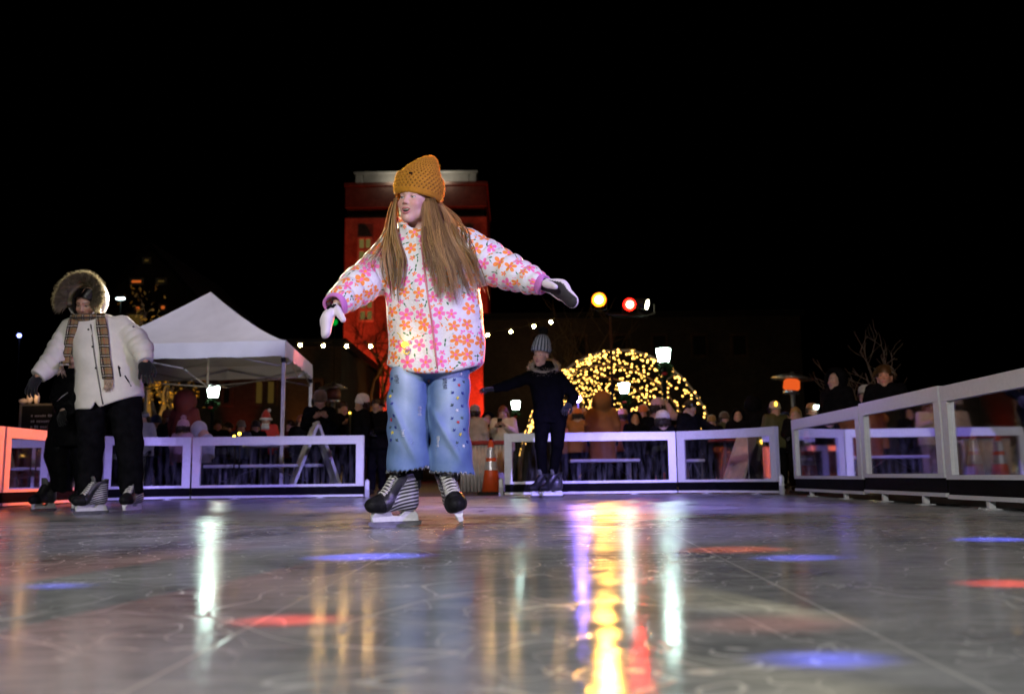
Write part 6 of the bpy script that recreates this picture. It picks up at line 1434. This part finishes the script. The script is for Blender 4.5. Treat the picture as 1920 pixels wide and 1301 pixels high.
# ------------------------------------------------------------------ trees
M_BARK = mat('dark bark', (.10, .07, .05), .9, var=.4, scale=9, bump=.6, bscale=20)
def branches(mb, p, d, L, r, depth, rr, tips, up=.25, k=3):
    pts = [p]; q = p.copy(); e = d.copy()
    for i in range(4):
        e = (e + Vector((rr.gauss(0, .16), rr.gauss(0, .16), rr.gauss(0, .1) + up * .15))).normalized(); q = q + e * L / 4; pts.append(q.copy())
    mb.tube(pts, [r * (1 - .13 * i) for i in range(5)], 6 if depth > 2 else 4, cap=False); tips.append((q, e))
    if depth <= 0: return
    for i in range(k):
        j = rr.choice((2, 3, 4)); a = (e + Vector((rr.gauss(0, .65), rr.gauss(0, .65), rr.gauss(.1, .35)))).normalized(); branches(mb, pts[j], a, L * rr.uniform(.58, .8), r * .55, depth - 1, rr, tips, up, k)
def tree(name, label, px, Y, h, seed, leaves=None, nl=0, depth=4, spread=1.0, r=.12, trunk=.32):
    p = XG(px, Y); t = thing(name, label, 'tree', p); rr = random.Random(seed); mb = MB(); tips = []
    top = Vector((rr.uniform(-.1, .1), 0, h * trunk)); MB().tube([(0, 0, 0), (.02, 0, h * trunk * .5), top], [r * 1.25, r, r * .9], 10).build('trunk', M_BARK, t)
    for i in range(4): a = i * 1.57 + rr.random(); branches(mb, top, Vector((math.cos(a) * .6 * spread, math.sin(a) * .6 * spread, 1)).normalized(), h * .30, r * .6, depth - 1, rr, tips)
    mb.build('branch', M_BARK, t)
    if leaves:
        lf = MB()
        for i in range(nl):
            q, e = rr.choice(tips); c = q + Vector((rr.gauss(0, .16), rr.gauss(0, .16), rr.gauss(0, .14))); a = Vector((rr.gauss(0, 1), rr.gauss(0, 1), rr.gauss(0, 1))).normalized() * .045; b_ = Vector((rr.gauss(0, 1), rr.gauss(0, 1), rr.gauss(0, 1))).normalized() * .03; lf.add([c - a, c + b_, c + a, c - b_], [(0, 1, 2, 3)])
        lf.build('crown', leaves, t)
tree('autumn_tree', 'golden leaved tree behind the cream parka and the tent', 292, 19.5, 4.0, 3, mat('golden leaf', (.42, .24, .03), .7, var=.5, scale=8), 2600, 4, 1.1)
tree('bare_tree', 'bare tree lit orange in front of the red tower', 702, 40, 8.2, 5, None, 0, 5, .8, .16)
tree('bare_tree', 'bare thin tree on the far side behind the wavy haired person', 1642, 15, 2.9, 9, None, 0, 4, .5, .05, .2)
tree('bare_tree', 'faint bare tree beyond the tunnel of lights', 1085, 34, 7.0, 12, None, 0, 4, .8, .14)
tree('shrub_tree', 'small dark leafy tree at the red corner of the tower', 666, 46, 6.5, 15, mat('dark leaf', (.06, .05, .02), .7, var=.5), 1500, 4, 1.2)
light('tree_uplight', 'SPOT', (XG(270, 18.6).x, 18.6, .2), 260, (1, .62, .12), .1, (XG(292, 19.5).x, 19.5, 2.6), 75, .8)
light('tree_uplight', 'SPOT', (XG(712, 39).x, 38.8, .2), 420, (1, .35, .06), .1, (XG(702, 40).x, 40, 6), 70, .8)
light('sapling_glow', 'POINT', (XG(1650, 14).x, 14.2, .6), 5, (.9, .8, .4), .1)
# ------------------------------------------------------------------ lamps around the rink, with a few added fills
KEY = light('blue_stage_wash', 'SPOT', (2.85, 2.0, 2.6), 6800, (.34, .27, 1.0), .022, (-.9, 11.6, .6), 48, .7)
bd = thing('light_blocker', 'added unseen black flap blocking the upper part of the blue stage wash', 'light blocker', (2.66, 2.48, 0)); bd.rotation_euler = (0, 0, R(21))  # unseen plate added to keep the blue wash off the crowd
MB().bbox((-.8, -.008, 2.515), (.8, .008, 3.2), .003).build('flap', M_IRON, bd); MB().cyl((.79, 0, 0), (.79, 0, 2.514), .016, n=8).build('stand_pole', M_IRON, bd)
FILL = light('white_stage_wash', 'SPOT', (-3.4, -4.5, 4.6), 2700, (1, .985, .95), .15, (.9, 4.6, -.4), 60, .5)
WKEY = light('white_side_wash', 'SPOT', (3.7, .4, 2.6), 430, (.93, .86, 1), .10, (-.5, 4.7, 1.2), 38, .4)
light('violet_side_wash', 'SPOT', (5.2, 1.6, 2.6), 1100, (.42, .30, 1), .08, (-.5, 4.7, 1.0), 34, .3)
light('amber_beam', 'SPOT', cA + dA * .2, 700, (1, .45, .06), .06, (0, 4.7, .6), 30, .6)
light('red_beam', 'SPOT', cR + dR * .2, 13000, (1, .06, .025), .06, (-.6, 4.7, 1.35), 11, .6)
light('white_back_beam', 'SPOT', (-3.6, 12.2, 4.0), 15000, (1, .88, .55), .10, (-.5, 4.7, 1.62), 9, .5)
light('white_back_beam', 'SPOT', (-1.2, 16, 3.9), 22000, (1, .92, .75), .12, (-3.2, 7.05, 1.6), 5, .5)
light('orange_side_wash', 'SPOT', (3.3, 8.0, 1.9), 6500, (1, .15, .02), .08, (-4.93, 9.8, .72), 14, .3)
light('crowd_fill', 'SPOT', (.6, 11.9, 5.6), 280, (1, .45, .16), .3, (1.3, 15.5, .6), 100, .6)  # this and the next two: warm fills added to brighten the crowd
light('crowd_fill', 'SPOT', (-3.6, 12.2, 5.6), 70, (1, .5, .3), .3, (-3.6, 15.0, .6), 90, .6)
light('crowd_fill', 'SPOT', (4.0, 9.6, 2.2), 14, (1, .40, .2), .3, (4.3, 12, 1.3), 70, .6)
light('white_back_beam', 'SPOT', (2.7, 14.5, 4.3), 9000, (1, .80, .40), .10, (-.35, 4.75, 1.55), 7, .5)
light('tent_wash', 'SPOT', (-1.0, 6.5, 6.0), 1500, (.86, .92, 1), .15, (-4.6, 14.3, 2.9), 26, .5)
light('tent_inside_glow', 'POINT', (-4.5, 14.2, 1.0), 9, (1, .85, .6), .15)
light('tent_violet_wash', 'SPOT', (.5, 5.0, 3.4), 900, (.45, .38, 1), .1, (-4.2, 13.2, 2.15), 22, .5)
light('tent_side_wash', 'SPOT', cR + Vector((-.1, .05, .25)), 2600, (1, .16, .12), .08, (-3.3, 14.4, 2.05), 13, .4)
light('face_fill', 'SPOT', (2.2, 5.5, 2.6), 90, (1, .85, .85), .06, (.33, 10.35, 1.58), 7, .6)  # fill added to brighten the black skater's face
def dot(px, py, src, pw, col, rad):
    g = G(px, py); d = (Vector(src) - g).length
    light('moving_spot', 'SPOT', src, pw, col, .03, g, math.degrees(2 * math.atan(rad / d)), 1.0)
B, Rd = (.12, .14, 1), (1, .07, .04)
dot(690, 1043, (-4.6, 2.2, 4.4), 9000, B, .16); dot(540, 1162, (-4.6, 1.0, 4.2), 8000, Rd, .075); dot(1545, 1235, (4.6, 1.6, 3.6), 6500, B, .06)
dot(108, 1098, (-4.8, 4.5, 4.5), 4000, B, .07); dot(1860, 1011, (4.8, 5, 4.6), 8000, B, .13); dot(1885, 1093, (4.8, 3, 4.6), 8000, Rd, .085)
dot(1375, 1030, (4.6, 4, 4.6), 3500, (1, .15, .04), .16); dot(1500, 1045, (4.6, 4, 4.6), 6000, B, .12); dot(1450, 1168, (4.6, 3, 4.2), 900, (1, .2, .1), .12)
SC.view_settings.view_transform = 'Standard'; SC.view_settings.look = 'None'; SC.view_settings.exposure = 0.0; SC.view_settings.gamma = 1.0
SC.render.engine = 'CYCLES'
cy = SC.cycles; cy.use_denoising = True; cy.max_bounces = 8; cy.transparent_max_bounces = 12; cy.sample_clamp_indirect = 6; cy.caustics_reflective = False; cy.caustics_refractive = False; cy.use_light_tree = True
